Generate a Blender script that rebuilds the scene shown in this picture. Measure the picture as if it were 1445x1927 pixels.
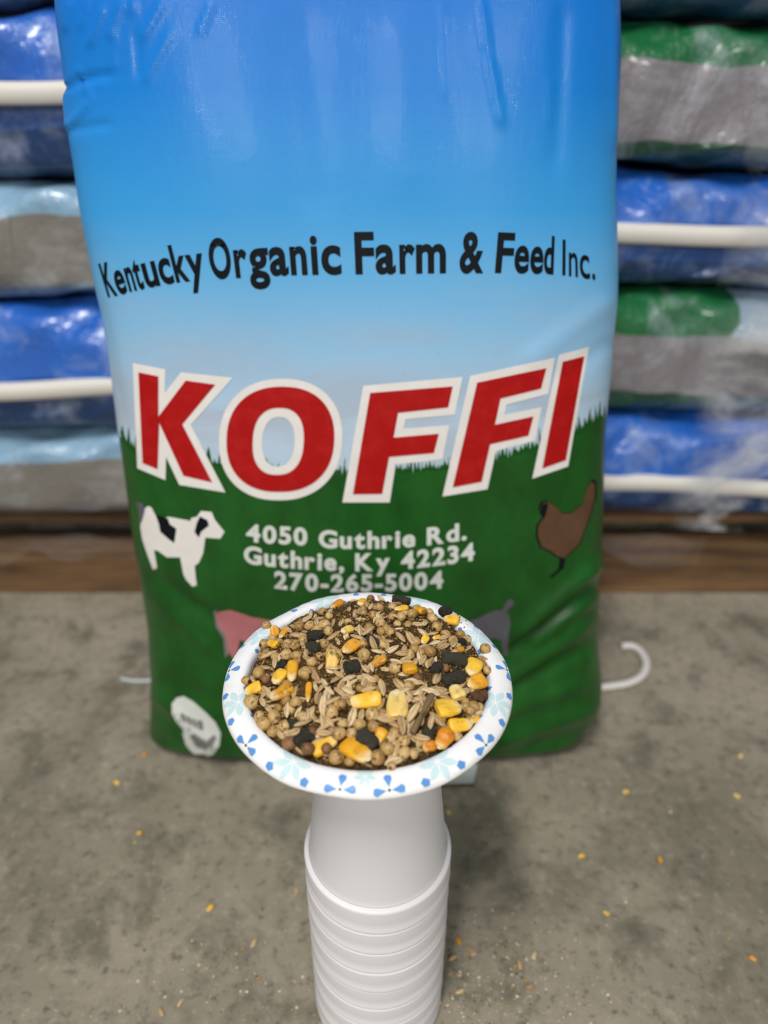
import bpy, bmesh, math, random
import numpy as np
from mathutils import Vector, Matrix
from mathutils.bvhtree import BVHTree
from mathutils.geometry import tessellate_polygon

random.seed(7)
rng = np.random.default_rng(7)
SC = bpy.context.scene
COL = SC.collection
for o in list(bpy.data.objects):
    bpy.data.objects.remove(o)

# ------------------------------------------------------------------ camera
F, CX, CY = 1400.0, 722.5, 963.5          # focal length and centre in pixels of the 1445 x 1927 frame
H = 0.667                                  # camera height above the concrete
PITCH = math.radians(30)
SP, CP = math.sin(PITCH), math.cos(PITCH)
cam_d = bpy.data.cameras.new('camera')
cam_d.sensor_fit = 'VERTICAL'
cam_d.sensor_height = 36
cam_d.lens = F / 1927 * 36
cam_d.clip_start = 0.01
cam_d.dof.use_dof = True
cam_d.dof.focus_distance = 0.48
cam_d.dof.aperture_fstop = 3.3
cam = bpy.data.objects.new('camera', cam_d)
cam.location = (0, 0, H)
cam.rotation_euler = (math.pi / 2 - PITCH, 0, 0)
COL.objects.link(cam)
SC.camera = cam

# ------------------------------------------------------------------ light
SC.view_settings.view_transform = 'Standard'
SC.view_settings.look = 'None'
SC.view_settings.gamma = 1
SC.view_settings.use_curve_mapping = False
SC.view_settings.exposure = 0.10
w = bpy.data.worlds.new('world')
SC.world = w
w.use_nodes = True
w.node_tree.nodes['Background'].inputs[0].default_value = (0.93, 0.97, 1.0, 1)
w.node_tree.nodes['Background'].inputs[1].default_value = 0.20


def strip(x, y, z, lx, ly, watts, col=(1, 0.97, 0.93)):
    d = bpy.data.lights.new('ceiling_tube', 'AREA')
    d.shape = 'RECTANGLE'
    d.size, d.size_y = lx, ly
    d.energy = watts
    d.color = col
    o = bpy.data.objects.new('ceiling_tube', d)
    o.location = (x, y, z)
    COL.objects.link(o)


# unseen ceiling lamps: far pair added as frontal fill, near one the key
for xx, pw in ((-1.7, 170), (1.7, 150)):
    strip(xx, -5.4, 3.3, 0.3, 1.8, pw)
strip(-0.5, -0.85, 3.3, 0.28, 1.2, 84)


# ------------------------------------------------------------------ helpers
def ray(px, py):
    a, b = (px - CX) / F, (py - CY) / F
    return Vector((a, CP - b * SP, -SP - b * CP)).normalized()


ORG = Vector((0, 0, H))


def tanrow(py):
    return math.tan(PITCH + math.atan((py - CY) / F))


def on_floor(px, py, z=0.0):
    d = ray(px, py)
    return ORG + d * ((z - H) / d.z)


def proj(P):
    """N x 3 points -> N x 2 positions on the photograph (used to lay prints out on the bag)"""
    P = np.asarray(P, float)
    dz = P[:, 2] - H
    dep = P[:, 1] * CP - dz * SP
    up = P[:, 1] * SP + dz * CP
    return np.stack([CX + F * P[:, 0] / dep, CY - F * up / dep], 1)


def new_mesh(name, V, Fc, smooth=True):
    m = bpy.data.meshes.new(name)
    m.from_pydata([tuple(v) for v in V], [], [tuple(f) for f in Fc])
    if smooth:
        m.polygons.foreach_set('use_smooth', [True] * len(m.polygons))
    m.update()
    return m


def obj(name, mesh, mat=None, parent=None):
    o = bpy.data.objects.new(name, mesh)
    COL.objects.link(o)
    if mat is not None and mesh is not None and len(mesh.materials) == 0:
        mesh.materials.append(mat)
    if parent is not None:
        o.parent = parent
    return o


def tag(o, label=None, cat=None, group=None, kind=None):
    if label:
        o['label'] = label
    if cat:
        o['category'] = cat
    if group:
        o['group'] = group
    if kind:
        o['kind'] = kind
    return o


def bm_mesh(name, bm, smooth=True):
    m = bpy.data.meshes.new(name)
    bm.to_mesh(m)
    bm.free()
    if smooth:
        m.polygons.foreach_set('use_smooth', [True] * len(m.polygons))
    return m


def lathe(profile, n=96):
    """profile [(r,z)] revolved about z"""
    V, Fc = [], []
    for r, z in profile:
        for k in range(n):
            a = 2 * math.pi * k / n
            V.append((r * math.cos(a), r * math.sin(a), z))
    for i in range(len(profile) - 1):
        for k in range(n):
            k2 = (k + 1) % n
            Fc.append((i * n + k, i * n + k2, (i + 1) * n + k2, (i + 1) * n + k))
    return V, Fc


def interp(tab, x):
    xs = [t[0] for t in tab]
    ys = [t[1] for t in tab]
    return np.interp(x, xs, ys)


def smooth_interp(tab, x):
    """Catmull-Rom through the table, for soft outlines"""
    xs = np.array([t[0] for t in tab], float)
    ys = np.array([t[1] for t in tab], float)
    x = np.clip(np.atleast_1d(np.asarray(x, float)), xs[0], xs[-1])
    m = np.gradient(ys, xs)
    i = np.clip(np.searchsorted(xs, x) - 1, 0, len(xs) - 2)
    h = xs[i + 1] - xs[i]
    t = (x - xs[i]) / h
    return ((2 * t**3 - 3 * t**2 + 1) * ys[i] + (t**3 - 2 * t**2 + t) * h * m[i] + (-2 * t**3 + 3 * t**2) * ys[i + 1] + (t**3 - t**2) * h * m[i + 1])


# ------------------------------------------------------------------ materials
def lin(c):
    return tuple(((v / 255) / 12.92 if v / 255 <= 0.04045 else ((v / 255 + 0.055) / 1.055) ** 2.4) for v in c) + (1,)


class Mat:
    def __init__(self, name, rough=0.6, spec=0.5):
        self.m = bpy.data.materials.new(name)
        self.m.use_nodes = True
        self.nt = self.m.node_tree
        self.b = self.nt.nodes['Principled BSDF']
        self.b.inputs['Roughness'].default_value = rough
        self.b.inputs['Specular IOR Level'].default_value = spec

    def n(self, typ, **kw):
        nd = self.nt.nodes.new(typ)
        for k, v in kw.items():
            if k.startswith('i_'):
                key = k[2:]
                nd.inputs[int(key) if key.isdigit() else key.replace('_', ' ')].default_value = v
            else:
                setattr(nd, k, v)
        return nd

    def l(self, a, b):
        self.nt.links.new(a, b)

    def noise(self, vec, scale, detail=4, rough=0.6, dist=0.0):
        nd = self.n('ShaderNodeTexNoise')
        nd.inputs['Scale'].default_value = scale
        nd.inputs['Detail'].default_value = detail
        nd.inputs['Roughness'].default_value = rough
        nd.inputs['Distortion'].default_value = dist
        if vec is not None:
            self.l(vec, nd.inputs['Vector'])
        return nd.outputs['Fac']

    def coord(self, kind='Object', scale=None):
        c = self.n('ShaderNodeTexCoord').outputs[kind]
        if scale:
            mp = self.n('ShaderNodeMapping')
            mp.inputs['Scale'].default_value = scale
            self.l(c, mp.inputs['Vector'])
            c = mp.outputs['Vector']
        return c

    def ramp(self, fac, stops, interp='LINEAR'):
        r = self.n('ShaderNodeValToRGB')
        r.color_ramp.interpolation = interp
        e = r.color_ramp.elements
        while len(e) < len(stops):
            e.new(0.5)
        for el, (p, c) in zip(e, stops):
            el.position = p
            el.color = c if len(c) == 4 else tuple(c) + (1,)
        self.l(fac, r.inputs['Fac'])
        return r.outputs['Color']

    def mix(self, fac, a, b, blend='MIX'):
        x = self.n('ShaderNodeMix')
        x.data_type = 'RGBA'
        x.blend_type = blend
        for s, v in ((0, fac), (6, a), (7, b)):
            if hasattr(v, 'is_output'):
                self.l(v, x.inputs[s])
            else:
                x.inputs[s].default_value = v
        return x.outputs[2]

    def math(self, op, a, b=0.0, c=0.0):
        x = self.n('ShaderNodeMath')
        x.operation = op
        for s, v in ((0, a), (1, b), (2, c)):
            if hasattr(v, 'is_output'):
                self.l(v, x.inputs[s])
            else:
                x.inputs[s].default_value = v
        return x.outputs[0]

    def xyz(self, vec):
        s = self.n('ShaderNodeSeparateXYZ')
        self.l(vec, s.inputs[0])
        return s.outputs

    def base(self, c):
        if hasattr(c, 'is_output'):
            self.l(c, self.b.inputs['Base Color'])
        else:
            self.b.inputs['Base Color'].default_value = c
        return self

    def rough(self, v):
        self.l(v, self.b.inputs['Roughness'])

    def bump(self, h, strength=0.3, dist=0.001, prev=None):
        b = self.n('ShaderNodeBump')
        b.inputs['Strength'].default_value = strength
        b.inputs['Distance'].default_value = dist
        self.l(h, b.inputs['Height'])
        if prev is not None:
            self.l(prev, b.inputs['Normal'])
        self.l(b.outputs[0], self.b.inputs['Normal'])
        return b.outputs[0]


def flat(name, rgb, rough=0.55, spec=0.4):
    return Mat(name, rough, spec).base(lin(rgb)).m


# concrete
M = Mat('concrete', 0.75, 0.3)
c = M.coord()
big = M.noise(c, 3.2, 5, 0.6, 0.4)
mid = M.noise(c, 14, 6, 0.65, 0.3)
fine = M.noise(c, 90, 5, 0.7)
grit = M.noise(c, 420, 2, 0.6)
col = M.ramp(big, [(0.3, lin((116, 110, 94))), (0.52, lin((146, 138, 122))), (0.72, lin((166, 155, 140)))])
col = M.mix(M.ramp(mid, [(0.36, (0.9,) * 3), (0.5, (0.0,) * 3)]), col, lin((106, 102, 88)))
col = M.mix(M.ramp(mid, [(0.58, (0,) * 3), (0.72, (0.45,) * 3)]), col, lin((176, 167, 150)))
col = M.mix(M.ramp(M.noise(c, 7.5, 4, 0.55, 0.6), [(0.62, (0,) * 3), (0.72, (0.6,) * 3)]), col, lin((88, 82, 72)))
col = M.mix(M.ramp(fine, [(0.32, (0.8,) * 3), (0.46, (0,) * 3)]), col, lin((88, 84, 76)))
col = M.mix(M.ramp(fine, [(0.56, (0,) * 3), (0.74, (0.55,) * 3)]), col, lin((184, 174, 158)))
M.base(col)
M.bump(M.math('ADD', fine, M.math('MULTIPLY', grit, 0.4)), 0.25, 0.002)
CONCRETE = M.m

M = Mat('painted_wall', 0.8, 0.3)
M.base(M.ramp(M.noise(M.coord(), 3, 4), [(0.3, lin((150, 150, 148))), (0.7, lin((172, 171, 168)))]))
WALL = M.m


# printed woven plastic of the big bag: sky gradient above, green meadow below (attributes hold the print's own layout)
M = Mat('printed_sack', 0.34, 0.35)
at = M.n('ShaderNodeAttribute', attribute_name='print_row').outputs['Fac']
gr = M.n('ShaderNodeAttribute', attribute_name='meadow').outputs['Fac']
c = M.coord()
cl = M.noise(M.coord('Object', (3, 3, 9)), 2.2, 4, 0.55, 0.5)
sky = M.ramp(at, [(0.0, lin((14, 118, 212))), (0.2, lin((20, 128, 216))), (0.47, lin((58, 158, 226))), (0.62, lin((100, 178, 230))), (0.76, lin((142, 194, 232))), (0.95, lin((186, 208, 228)))])
haze = M.math('MULTIPLY', M.ramp(at, [(0.55, (0,) * 3), (0.9, (1,) * 3)]), M.ramp(cl, [(0.45, (0,) * 3), (0.62, (0.55,) * 3)]))
sky = M.mix(haze, sky, lin((170, 180, 196)))
grn = M.ramp(M.noise(M.coord('Object', (6, 6, 3)), 5, 4, 0.6), [(0.35, lin((16, 74, 18))), (0.65, lin((26, 92, 28)))])
jag = M.noise(M.coord('Object', (1, 1, 0.16)), 300, 3, 0.7)
edge = M.math('ADD', gr, M.math('MULTIPLY', M.math('SUBTRACT', jag, 0.5), 0.34))
base = M.mix(M.ramp(edge, [(0.495, (0,) * 3), (0.515, (1,) * 3)]), sky, grn)
speck = M.noise(c, 700, 1, 0.5)
base = M.mix(M.ramp(speck, [(0.76, (0,) * 3), (0.80, (0.5,) * 3)]), base, lin((40, 60, 80)))
M.base(base)
wv = M.n('ShaderNodeTexWave', wave_type='BANDS', bands_direction='X')
wv.inputs['Scale'].default_value = 260
M.l(c, wv.inputs['Vector'])
wv2 = M.n('ShaderNodeTexWave', wave_type='BANDS', bands_direction='Z')
wv2.inputs['Scale'].default_value = 260
M.l(c, wv2.inputs['Vector'])
weave = M.math('ADD', wv.outputs['Fac'], wv2.outputs['Fac'])
n1 = M.bump(weave, 0.10, 0.0003)
n2 = M.bump(M.noise(M.coord('Object', (1, 1, 0.18)), 130, 4, 0.65), 0.13, 0.0012, n1)
n3 = M.bump(M.noise(c, 22, 4, 0.6, 0.3), 0.05, 0.006, n2)
M.l(n3, M.b.inputs['Coat Normal'])
M.b.inputs['Coat Weight'].default_value = 0.10
M.b.inputs['Coat Roughness'].default_value = 0.05
SACK = M.m


def ink(name, rgb, scuff=0.0, rough=0.4):
    M = Mat(name, rough, 0.2)
    if scuff:
        c = M.coord()
        M.base(M.mix(M.ramp(M.noise(c, 60, 5, 0.7), [(0.45, (0,) * 3), (0.75, (scuff,) * 3)]), lin(rgb), lin(tuple(min(255, v + 45) for v in rgb))))
        M.bump(M.noise(c, 500, 2, 0.6), 0.08, 0.0004)
    else:
        M.base(lin(rgb))
    return M.m


INK_BLACK = ink('black_ink', (4, 12, 20), 0.08, 0.5)
INK_RED = ink('red_ink', (172, 14, 14), 0.25, 0.5)
INK_WHITE = ink('white_ink', (232, 228, 224), 0.3)
INK_GREEN = ink('green_ink', (20, 82, 22))
INK_ADDR = ink('address_ink', (214, 218, 212), 0.2)
INK_PINK = ink('pink_ink', (190, 118, 122), 0.2)
INK_BROWN = ink('brown_ink', (92, 66, 46), 0.2)
INK_GREY = ink('grey_ink', (92, 92, 98), 0.2)
INK_SKY = ink('pale_sky_ink', (186, 206, 216), 0.1)
INK_DARK = ink('badge_ink', (126, 122, 122), 0.1)

# foam, paper
M = Mat('foam', 0.5, 0.35)
c = M.coord()
M.base(M.mix(M.ramp(M.noise(c, 900, 1), [(0.80, (0,) * 3), (0.84, (0.6,) * 3)]), lin((232, 230, 232)), lin((70, 66, 60))))
vor = M.n('ShaderNodeTexVoronoi')
vor.inputs['Scale'].default_value = 700
M.l(c, vor.inputs['Vector'])
M.bump(vor.outputs['Distance'], 0.12, 0.0004)
M.b.inputs['Subsurface Weight'].default_value = 0.15
M.b.inputs['Subsurface Radius'].default_value = (0.004, 0.004, 0.004)
FOAM = M.m

M = Mat('coated_paper', 0.38, 0.4)
c = M.coord()
M.base(M.mix(M.ramp(M.noise(c, 1300, 1), [(0.8, (0,) * 3), (0.84, (0.5,) * 3)]), lin((240, 240, 240)), lin((70, 60, 50))))
M.bump(M.noise(c, 160, 3, 0.6), 0.18, 0.0012)
PAPER = M.m
P_BLUE = flat('bowl_blue', (92, 148, 212), 0.4)
P_TEAL = flat('bowl_teal', (200, 225, 229), 0.4)
P_DARK = flat('bowl_dot', (48, 52, 62), 0.4)


# grains
def grain(name, stops, rough=0.5, spot=None, spot_amt=0.7, nscale=1.1, bump=0.25, spotscale=2.6, bs=5, bd=0.0012):
    M = Mat(name, rough, 0.4)
    c = M.coord()
    oi = M.n('ShaderNodeObjectInfo').outputs['Random']
    off = M.n('ShaderNodeVectorMath', operation='ADD')
    M.l(c, off.inputs[0])
    cmb = M.n('ShaderNodeCombineXYZ')
    M.l(M.math('MULTIPLY', oi, 37.0), cmb.inputs[0])
    M.l(M.math('MULTIPLY', oi, 91.0), cmb.inputs[1])
    M.l(cmb.outputs[0], off.inputs[1])
    v = off.outputs[0]
    t = M.math('ADD', M.math('MULTIPLY', M.noise(v, nscale, 3), 0.6), M.math('MULTIPLY', oi, 0.5))
    col = M.ramp(t, stops)
    if spot:
        col = M.mix(M.ramp(M.noise(v, spotscale, 5, 0.7), [(0.52, (0,) * 3), (0.63, (spot_amt,) * 3)]), col, lin(spot))
    M.bump(M.noise(v, bs, 4, 0.7), bump, bd)
    return M, col, c, v


M, col, c, v = grain('pea_skin', [(0.2, lin((146, 110, 58))), (0.5, lin((182, 146, 88))), (0.85, lin((204, 172, 116)))], 0.36, (66, 46, 24), 0.85, spotscale=3.4)
s = M.xyz(c)
hil = M.math('ADD', M.math('MULTIPLY', s[2], s[2]), M.math('MULTIPLY', s[1], s[1]))
hil = M.math('MULTIPLY', M.ramp(hil, [(0.02, (1,) * 3), (0.05, (0,) * 3)]), M.math('GREATER_THAN', s[0], 0))
col = M.mix(hil, col, lin((60, 42, 28)))
M.base(col)
PEA = M.m
M, col, c, v = grain('pea_brown', [(0.2, lin((108, 72, 44))), (0.8, lin((146, 104, 66)))], 0.5, (60, 42, 28), 0.7)
M.base(col)
PEA_BROWN = M.m
M, col, c, v = grain('oat_hull', [(0.2, lin((150, 116, 70))), (0.5, lin((196, 164, 114))), (0.85, lin((226, 202, 158)))], 0.55, (110, 84, 52), 0.5)
s = M.xyz(c)
ay = M.math('ABSOLUTE', s[1])
vein = M.ramp(ay, [(0.0, (0.75,) * 3), (0.035, (0.5,) * 3), (0.07, (0,) * 3)])
col = M.mix(vein, col, lin((96, 68, 40)))
lng = M.n('ShaderNodeMapping')
lng.inputs['Scale'].default_value = (1, 14, 6)
M.l(v, lng.inputs['Vector'])
streak = M.noise(lng.outputs[0], 2.0, 3)
col = M.mix(M.ramp(streak, [(0.52, (0,) * 3), (0.66, (0.5,) * 3)]), col, lin((232, 214, 178)))
M.base(col)
OAT = M.m


def corn_mat(name, a, b, d, tip, dirt, dirt_amt):
    M, col, c, v = grain(name, [(0.2, lin(a)), (0.5, lin(b)), (0.85, lin(d))], 0.36, dirt, dirt_amt, nscale=1.6)
    s = M.xyz(c)
    z = M.math('ADD', s[0], M.math('MULTIPLY', M.math('SUBTRACT', M.noise(v, 5, 3), 0.5), 0.5))
    col = M.mix(M.ramp(z, [(0.0, (0.85,) * 3), (0.28, (0.0,) * 3)]), col, lin(tip)) if False else col
    mr = M.n('ShaderNodeMapRange')
    mr.inputs[1].default_value = -0.18
    mr.inputs[2].default_value = -0.52
    M.l(z, mr.inputs[0])
    col = M.mix(mr.outputs[0], col, lin(tip))
    M.base(col)
    return M.m


CORN_Y = corn_mat('corn_yellow', (206, 138, 20), (236, 178, 40), (246, 202, 70), (232, 212, 160), (120, 84, 30), 0.35)
CORN_O = corn_mat('corn_orange', (196, 112, 16), (222, 146, 28), (234, 166, 44), (224, 190, 120), (110, 66, 24), 0.35)
CORN_P = corn_mat('corn_pale', (214, 166, 60), (230, 192, 96), (238, 212, 140), (236, 220, 178), (128, 96, 50), 0.4)
CORN_D = corn_mat('corn_dirty', (186, 122, 24), (222, 164, 44), (228, 190, 100), (226, 206, 164), (70, 50, 26), 0.85)
TIP = flat('corn_tip', (226, 208, 164), 0.7)
M, col, c, v = grain('pellet_dark', [(0.2, lin((34, 35, 28))), (0.8, lin((66, 63, 50)))], 0.75, (92, 84, 62), 0.5, bump=0.9, spotscale=6, bs=7, bd=0.0028)
M.base(col)
PELLET = M.m
M, col, c, v = grain('lump_brown', [(0.2, lin((74, 50, 30))), (0.8, lin((116, 82, 50)))], 0.8, (50, 36, 24), 0.6, bump=0.9, bs=6, bd=0.0028)
M.base(col)
LUMP = M.m
M, col, c, v = grain('twig_bark', [(0.2, lin((96, 78, 50))), (0.8, lin((140, 118, 80)))], 0.7, (64, 50, 32), 0.6, nscale=120, spotscale=300, bs=400, bd=0.001)
M.base(col)
TWIG = M.m

M = Mat('feed_meal', 0.85, 0.2)
c = M.coord()
M.base(M.ramp(M.noise(c, 700, 4, 0.75), [(0.3, lin((44, 32, 18))), (0.5, lin((88, 66, 38))), (0.72, lin((136, 108, 66)))]))
M.bump(M.noise(c, 900, 4, 0.7), 0.9, 0.002)
MEAL = M.m
M = Mat('feed_crumbs', 0.75, 0.25)
ri = M.n('ShaderNodeNewGeometry').outputs['Random Per Island']
M.base(M.ramp(ri, [(0.0, lin((40, 34, 22))), (0.25, lin((84, 62, 34))), (0.55, lin((128, 98, 56))), (0.8, lin((168, 136, 86))), (0.93, lin((164, 126, 62)))]))
CRUMB = M.m


# stacked sacks
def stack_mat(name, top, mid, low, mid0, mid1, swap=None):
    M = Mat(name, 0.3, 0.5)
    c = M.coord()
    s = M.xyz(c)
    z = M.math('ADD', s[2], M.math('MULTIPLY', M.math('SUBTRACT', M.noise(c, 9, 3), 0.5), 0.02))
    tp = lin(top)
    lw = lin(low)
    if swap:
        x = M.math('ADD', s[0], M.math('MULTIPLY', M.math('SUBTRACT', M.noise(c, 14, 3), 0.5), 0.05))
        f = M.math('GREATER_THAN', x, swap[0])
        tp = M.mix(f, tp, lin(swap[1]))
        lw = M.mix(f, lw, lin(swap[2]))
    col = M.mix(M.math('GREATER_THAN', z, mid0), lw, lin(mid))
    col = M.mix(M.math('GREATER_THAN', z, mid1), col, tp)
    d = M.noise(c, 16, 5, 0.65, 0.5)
    col = M.mix(M.ramp(d, [(0.5, (0,) * 3), (0.75, (0.35,) * 3)]), col, lin((210, 220, 235)))  # pale noise patches painted on as highlights of the crinkled plastic
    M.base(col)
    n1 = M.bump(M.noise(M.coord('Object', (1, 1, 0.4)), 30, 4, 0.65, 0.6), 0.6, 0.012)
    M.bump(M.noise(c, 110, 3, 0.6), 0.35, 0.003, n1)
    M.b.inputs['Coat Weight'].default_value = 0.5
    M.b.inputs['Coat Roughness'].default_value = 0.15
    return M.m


SACK_BLUE = stack_mat('stack_blue', (40, 104, 200), (36, 84, 156), (24, 62, 112), -0.03, -0.005)  # navy lower part: shade of the downturned side put into the colour
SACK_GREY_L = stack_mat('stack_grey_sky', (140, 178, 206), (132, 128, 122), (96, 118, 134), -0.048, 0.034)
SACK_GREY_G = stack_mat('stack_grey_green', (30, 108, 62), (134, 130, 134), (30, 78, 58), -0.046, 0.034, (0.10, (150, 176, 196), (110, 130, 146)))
STRIP = flat('sack_white_edge', (226, 222, 214), 0.5)

M = Mat('pallet_wood', 0.75, 0.3)
c = M.coord('Object', (1, 9, 9))
M.base(M.mix(M.ramp(M.noise(c, 4, 5, 0.65), [(0.35, (0,) * 3), (0.65, (1,) * 3)]), lin((84, 62, 42)), lin((132, 102, 70))))
M.bump(M.noise(c, 16, 4), 0.3, 0.003)
WOOD = M.m
M = Mat('stretch_film', 0.18, 0.5)
M.base(lin((190, 190, 195)))
M.b.inputs['Alpha'].default_value = 0.08
M.bump(M.noise(M.coord(), 60, 4), 0.8, 0.01)
FILM = M.m
ROPE = flat('white_cord', (214, 210, 206), 0.6)
CARD = flat('pale_card', (196, 206, 204), 0.5)

# ------------------------------------------------------------------ setting
m = new_mesh('floor', [(-7, -12, 0), (7, -12, 0), (7, 4, 0), (-7, 4, 0)], [(0, 1, 2, 3)], False)
tag(obj('floor', m, CONCRETE), 'bare grey concrete floor with dark stains', None, kind='structure')
m = new_mesh('wall_back', [(-7, 4, 0), (7, 4, 0), (7, 4, 3.6), (-7, 4, 3.6)], [(0, 1, 2, 3)], False)
tag(obj('wall_back', m, WALL), 'plain grey wall behind the stacked sacks', None, kind='structure')

# ------------------------------------------------------------------ pallet
PY = H / tanrow(1116)                      # front edge of the pallet on the floor


def box(x0, x1, y0, y1, z0, z1, bev=0.002):
    bm = bmesh.new()
    bmesh.ops.create_cube(bm, size=1)
    for v in bm.verts:
        v.co = ((x0 + x1) / 2 + v.co.x * (x1 - x0), (y0 + y1) / 2 + v.co.y * (y1 - y0), (z0 + z1) / 2 + v.co.z * (z1 - z0))
    if bev:
        bmesh.ops.bevel(bm, geom=bm.edges[:], offset=bev, segments=2, affect='EDGES')
    return bm


pal = bpy.data.objects.new('pallet', None)
pal.location = (0, PY, 0)
COL.objects.link(pal)
tag(pal, 'worn brown wooden pallet under the stacked feed sacks', 'pallet')
for k in range(6):
    y0 = 0.062 + k * 0.150
    obj('deck_board', bm_mesh('deck_board', box(-0.72, 0.72, y0, y0 + 0.12, 0.086, 0.100), False), WOOD, pal)
for k in range(3):
    y0 = 0.0 + k * 0.42
    obj('bottom_board', bm_mesh('bottom_board', box(-0.72, 0.72, y0, y0 + 0.10, 0.0, 0.047), False), WOOD, pal)
for x in (-0.69, -0.02, 0.65):
    obj('spacer_block', bm_mesh('spacer_block', box(x, x + 0.045, 0.03, 0.94, 0.047, 0.086), False), WOOD, pal)


# ------------------------------------------------------------------ sacks stacked on the pallet
def stack_sack(seed, length, depth, thick, sgn):
    """a full sack lying down: long side to the viewer; sgn is the end that droops"""
    r = np.random.default_rng(seed)
    nu, nv = 90, 56
    ph = r.uniform(0, 6.28, 12)
    V = []
    for i in range(nu):
        u = -1 + 2 * i / (nu - 1)
        e = max(0.0, 1 - abs(u) ** 7) ** 0.5
        for j in range(nv):
            a = 2 * math.pi * j / nv
            cs, sn = math.cos(a), math.sin(a)
            yy = math.copysign(abs(cs) ** 0.26, cs) * depth / 2
            zz = math.copysign(abs(sn) ** 0.45, sn) * thick / 2
            x = u * length / 2
            wob = 0.005 * math.sin(9 * x + ph[0] + 2 * a) + 0.0045 * math.sin(23 * x + ph[1] + 4 * a) + 0.004 * math.sin(37 * x + ph[2] - 5 * a) + 0.003 * math.sin(61 * x + ph[3] + 7 * a + 2 * math.sin(15 * x))
            k = 0.35 + 0.65 * e
            V.append((x, yy * (0.86 + 0.14 * e) * (1 + wob * 3), zz * k + 0.35 * wob * 1.5 * e))
    Fc = []
    for i in range(nu - 1):
        for j in range(nv):
            j2 = (j + 1) % nv
            Fc.append((i * nv + j, (i + 1) * nv + j, (i + 1) * nv + j2, i * nv + j2))
    Fc.append(tuple(range(nv)))
    Fc.append(tuple((nu - 1) * nv + j for j in reversed(range(nv))))
    return V, Fc


def edge_strip(length, depth, seed, z0=-0.004):
    """the pale folded side seam along the front of a lying sack"""
    r = np.random.default_rng(seed)
    ph = r.uniform(0, 6.28, 4)
    V, Fc = [], []
    n = 70
    prof = [(0.006, 0.012), (-0.004, 0.0105), (-0.0065, 0.003), (-0.005, -0.008), (-0.002, -0.011), (0.008, -0.011)]
    for i in range(n):
        x = -length / 2 * 0.96 + length * 0.96 * i / (n - 1)
        dz = 0.0025 * math.sin(8 * x + ph[0]) + 0.0015 * math.sin(21 * x + ph[1])
        taper = 1 - 0.0 * abs(x)
        u = x / (length / 2)
        e = max(0.0, 1 - abs(u) ** 7) ** 0.5
        for py_, pz in prof:
            V.append((x, -depth / 2 * (0.86 + 0.14 * e) - 0.007 + py_, z0 + dz + pz * taper))
    k = len(prof)
    for i in range(n - 1):
        for j in range(k - 1):
            Fc.append((i * k + j, i * k + j + 1, (i + 1) * k + j + 1, (i + 1) * k + j))
    return V, Fc


SY = 0.945                                  # front faces of the stacked sacks
DEP = 0.44


def zrow(py, Y=SY):
    return H - Y * tanrow(py)


LEFT = [('grey', zrow(985), zrow(825)), ('blue', zrow(825), zrow(575)), ('grey', zrow(575), zrow(345)), ('blue', zrow(345), zrow(345) + 0.172), ('grey', zrow(345) + 0.172, zrow(345) + 0.32)]
RIGHT = [('blue', zrow(985), zrow(795)), ('grey', zrow(795), zrow(558)), ('blue', zrow(558), zrow(328)), ('grey', zrow(328), zrow(30)), ('blue', zrow(30), zrow(30) + 0.16)]
ORDER = ['bottom', 'second', 'third', 'fourth', 'topmost']
for side, lst, xc in (('left', LEFT, -0.352), ('right', RIGHT, 0.352)):
    for k, (kind, z0, z1) in enumerate(lst):
        th = (z1 - z0)
        seed = k * 2 + (1 if side == 'left' else 60)
        r = np.random.default_rng(seed)
        L = 0.69
        V, Fc = stack_sack(seed, L, DEP, th * 0.985, 1)
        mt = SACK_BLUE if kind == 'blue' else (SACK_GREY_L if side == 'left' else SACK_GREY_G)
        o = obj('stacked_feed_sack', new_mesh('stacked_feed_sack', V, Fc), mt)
        o.location = (xc, SY + DEP / 2 + r.uniform(-0.006, 0.008), (z0 + z1) / 2)
        o.rotation_euler = (0, math.radians(1.6 if side == 'right' else -1.2), 0)
        col_w = 'blue sack with white edge' if kind == 'blue' else ('grey sack with pale blue top' if side == 'left' else 'grey sack with green top')
        tag(o, f'{col_w}, {ORDER[k]} in the stack {side} of the feed bag', 'feed sack', 'feed sacks stacked on the pallet')
        if kind == 'blue':
            zs = zrow({('left', 1): 725, ('left', 3): 170, ('right', 0): 908, ('right', 2): 442}.get((side, k), 0), SY) if (side, k) != ('right', 4) else z0 + 0.07
            V, Fc = edge_strip(L, DEP, seed, zs - (z0 + z1) / 2)
            tag(obj('edge_band', new_mesh('edge_band', V, Fc), STRIP, o), 'white folded edge of the sack')

# loose wrap hanging at the pallet edge
for fx0, fx1, flab in ((-0.72, -0.30, 'crumpled clear stretch film hanging over the pallet edge at left'), (0.30, 0.46, 'scrap of clear stretch film hanging over the pallet edge at right')):
  V, Fc = [], []
  n = 60
  for i in range(n):
    x = fx0 + (fx1 - fx0) * i / (n - 1)
    for j in range(7):
        t = j / 6
        V.append((x, PY - 0.012 - 0.006 * math.sin(31 * x + 3 * t) - 0.004 * math.sin(77 * x), 0.108 - t * (0.045 + 0.014 * math.sin(17 * x) + 0.008 * math.sin(53 * x))))
  for i in range(n - 1):
    for j in range(6):
        Fc.append((i * 7 + j, i * 7 + j + 1, (i + 1) * 7 + j + 1, (i + 1) * 7 + j))
  tag(obj('stretch_film', new_mesh('stretch_film', V, Fc), FILM), flab, 'plastic film')

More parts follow.
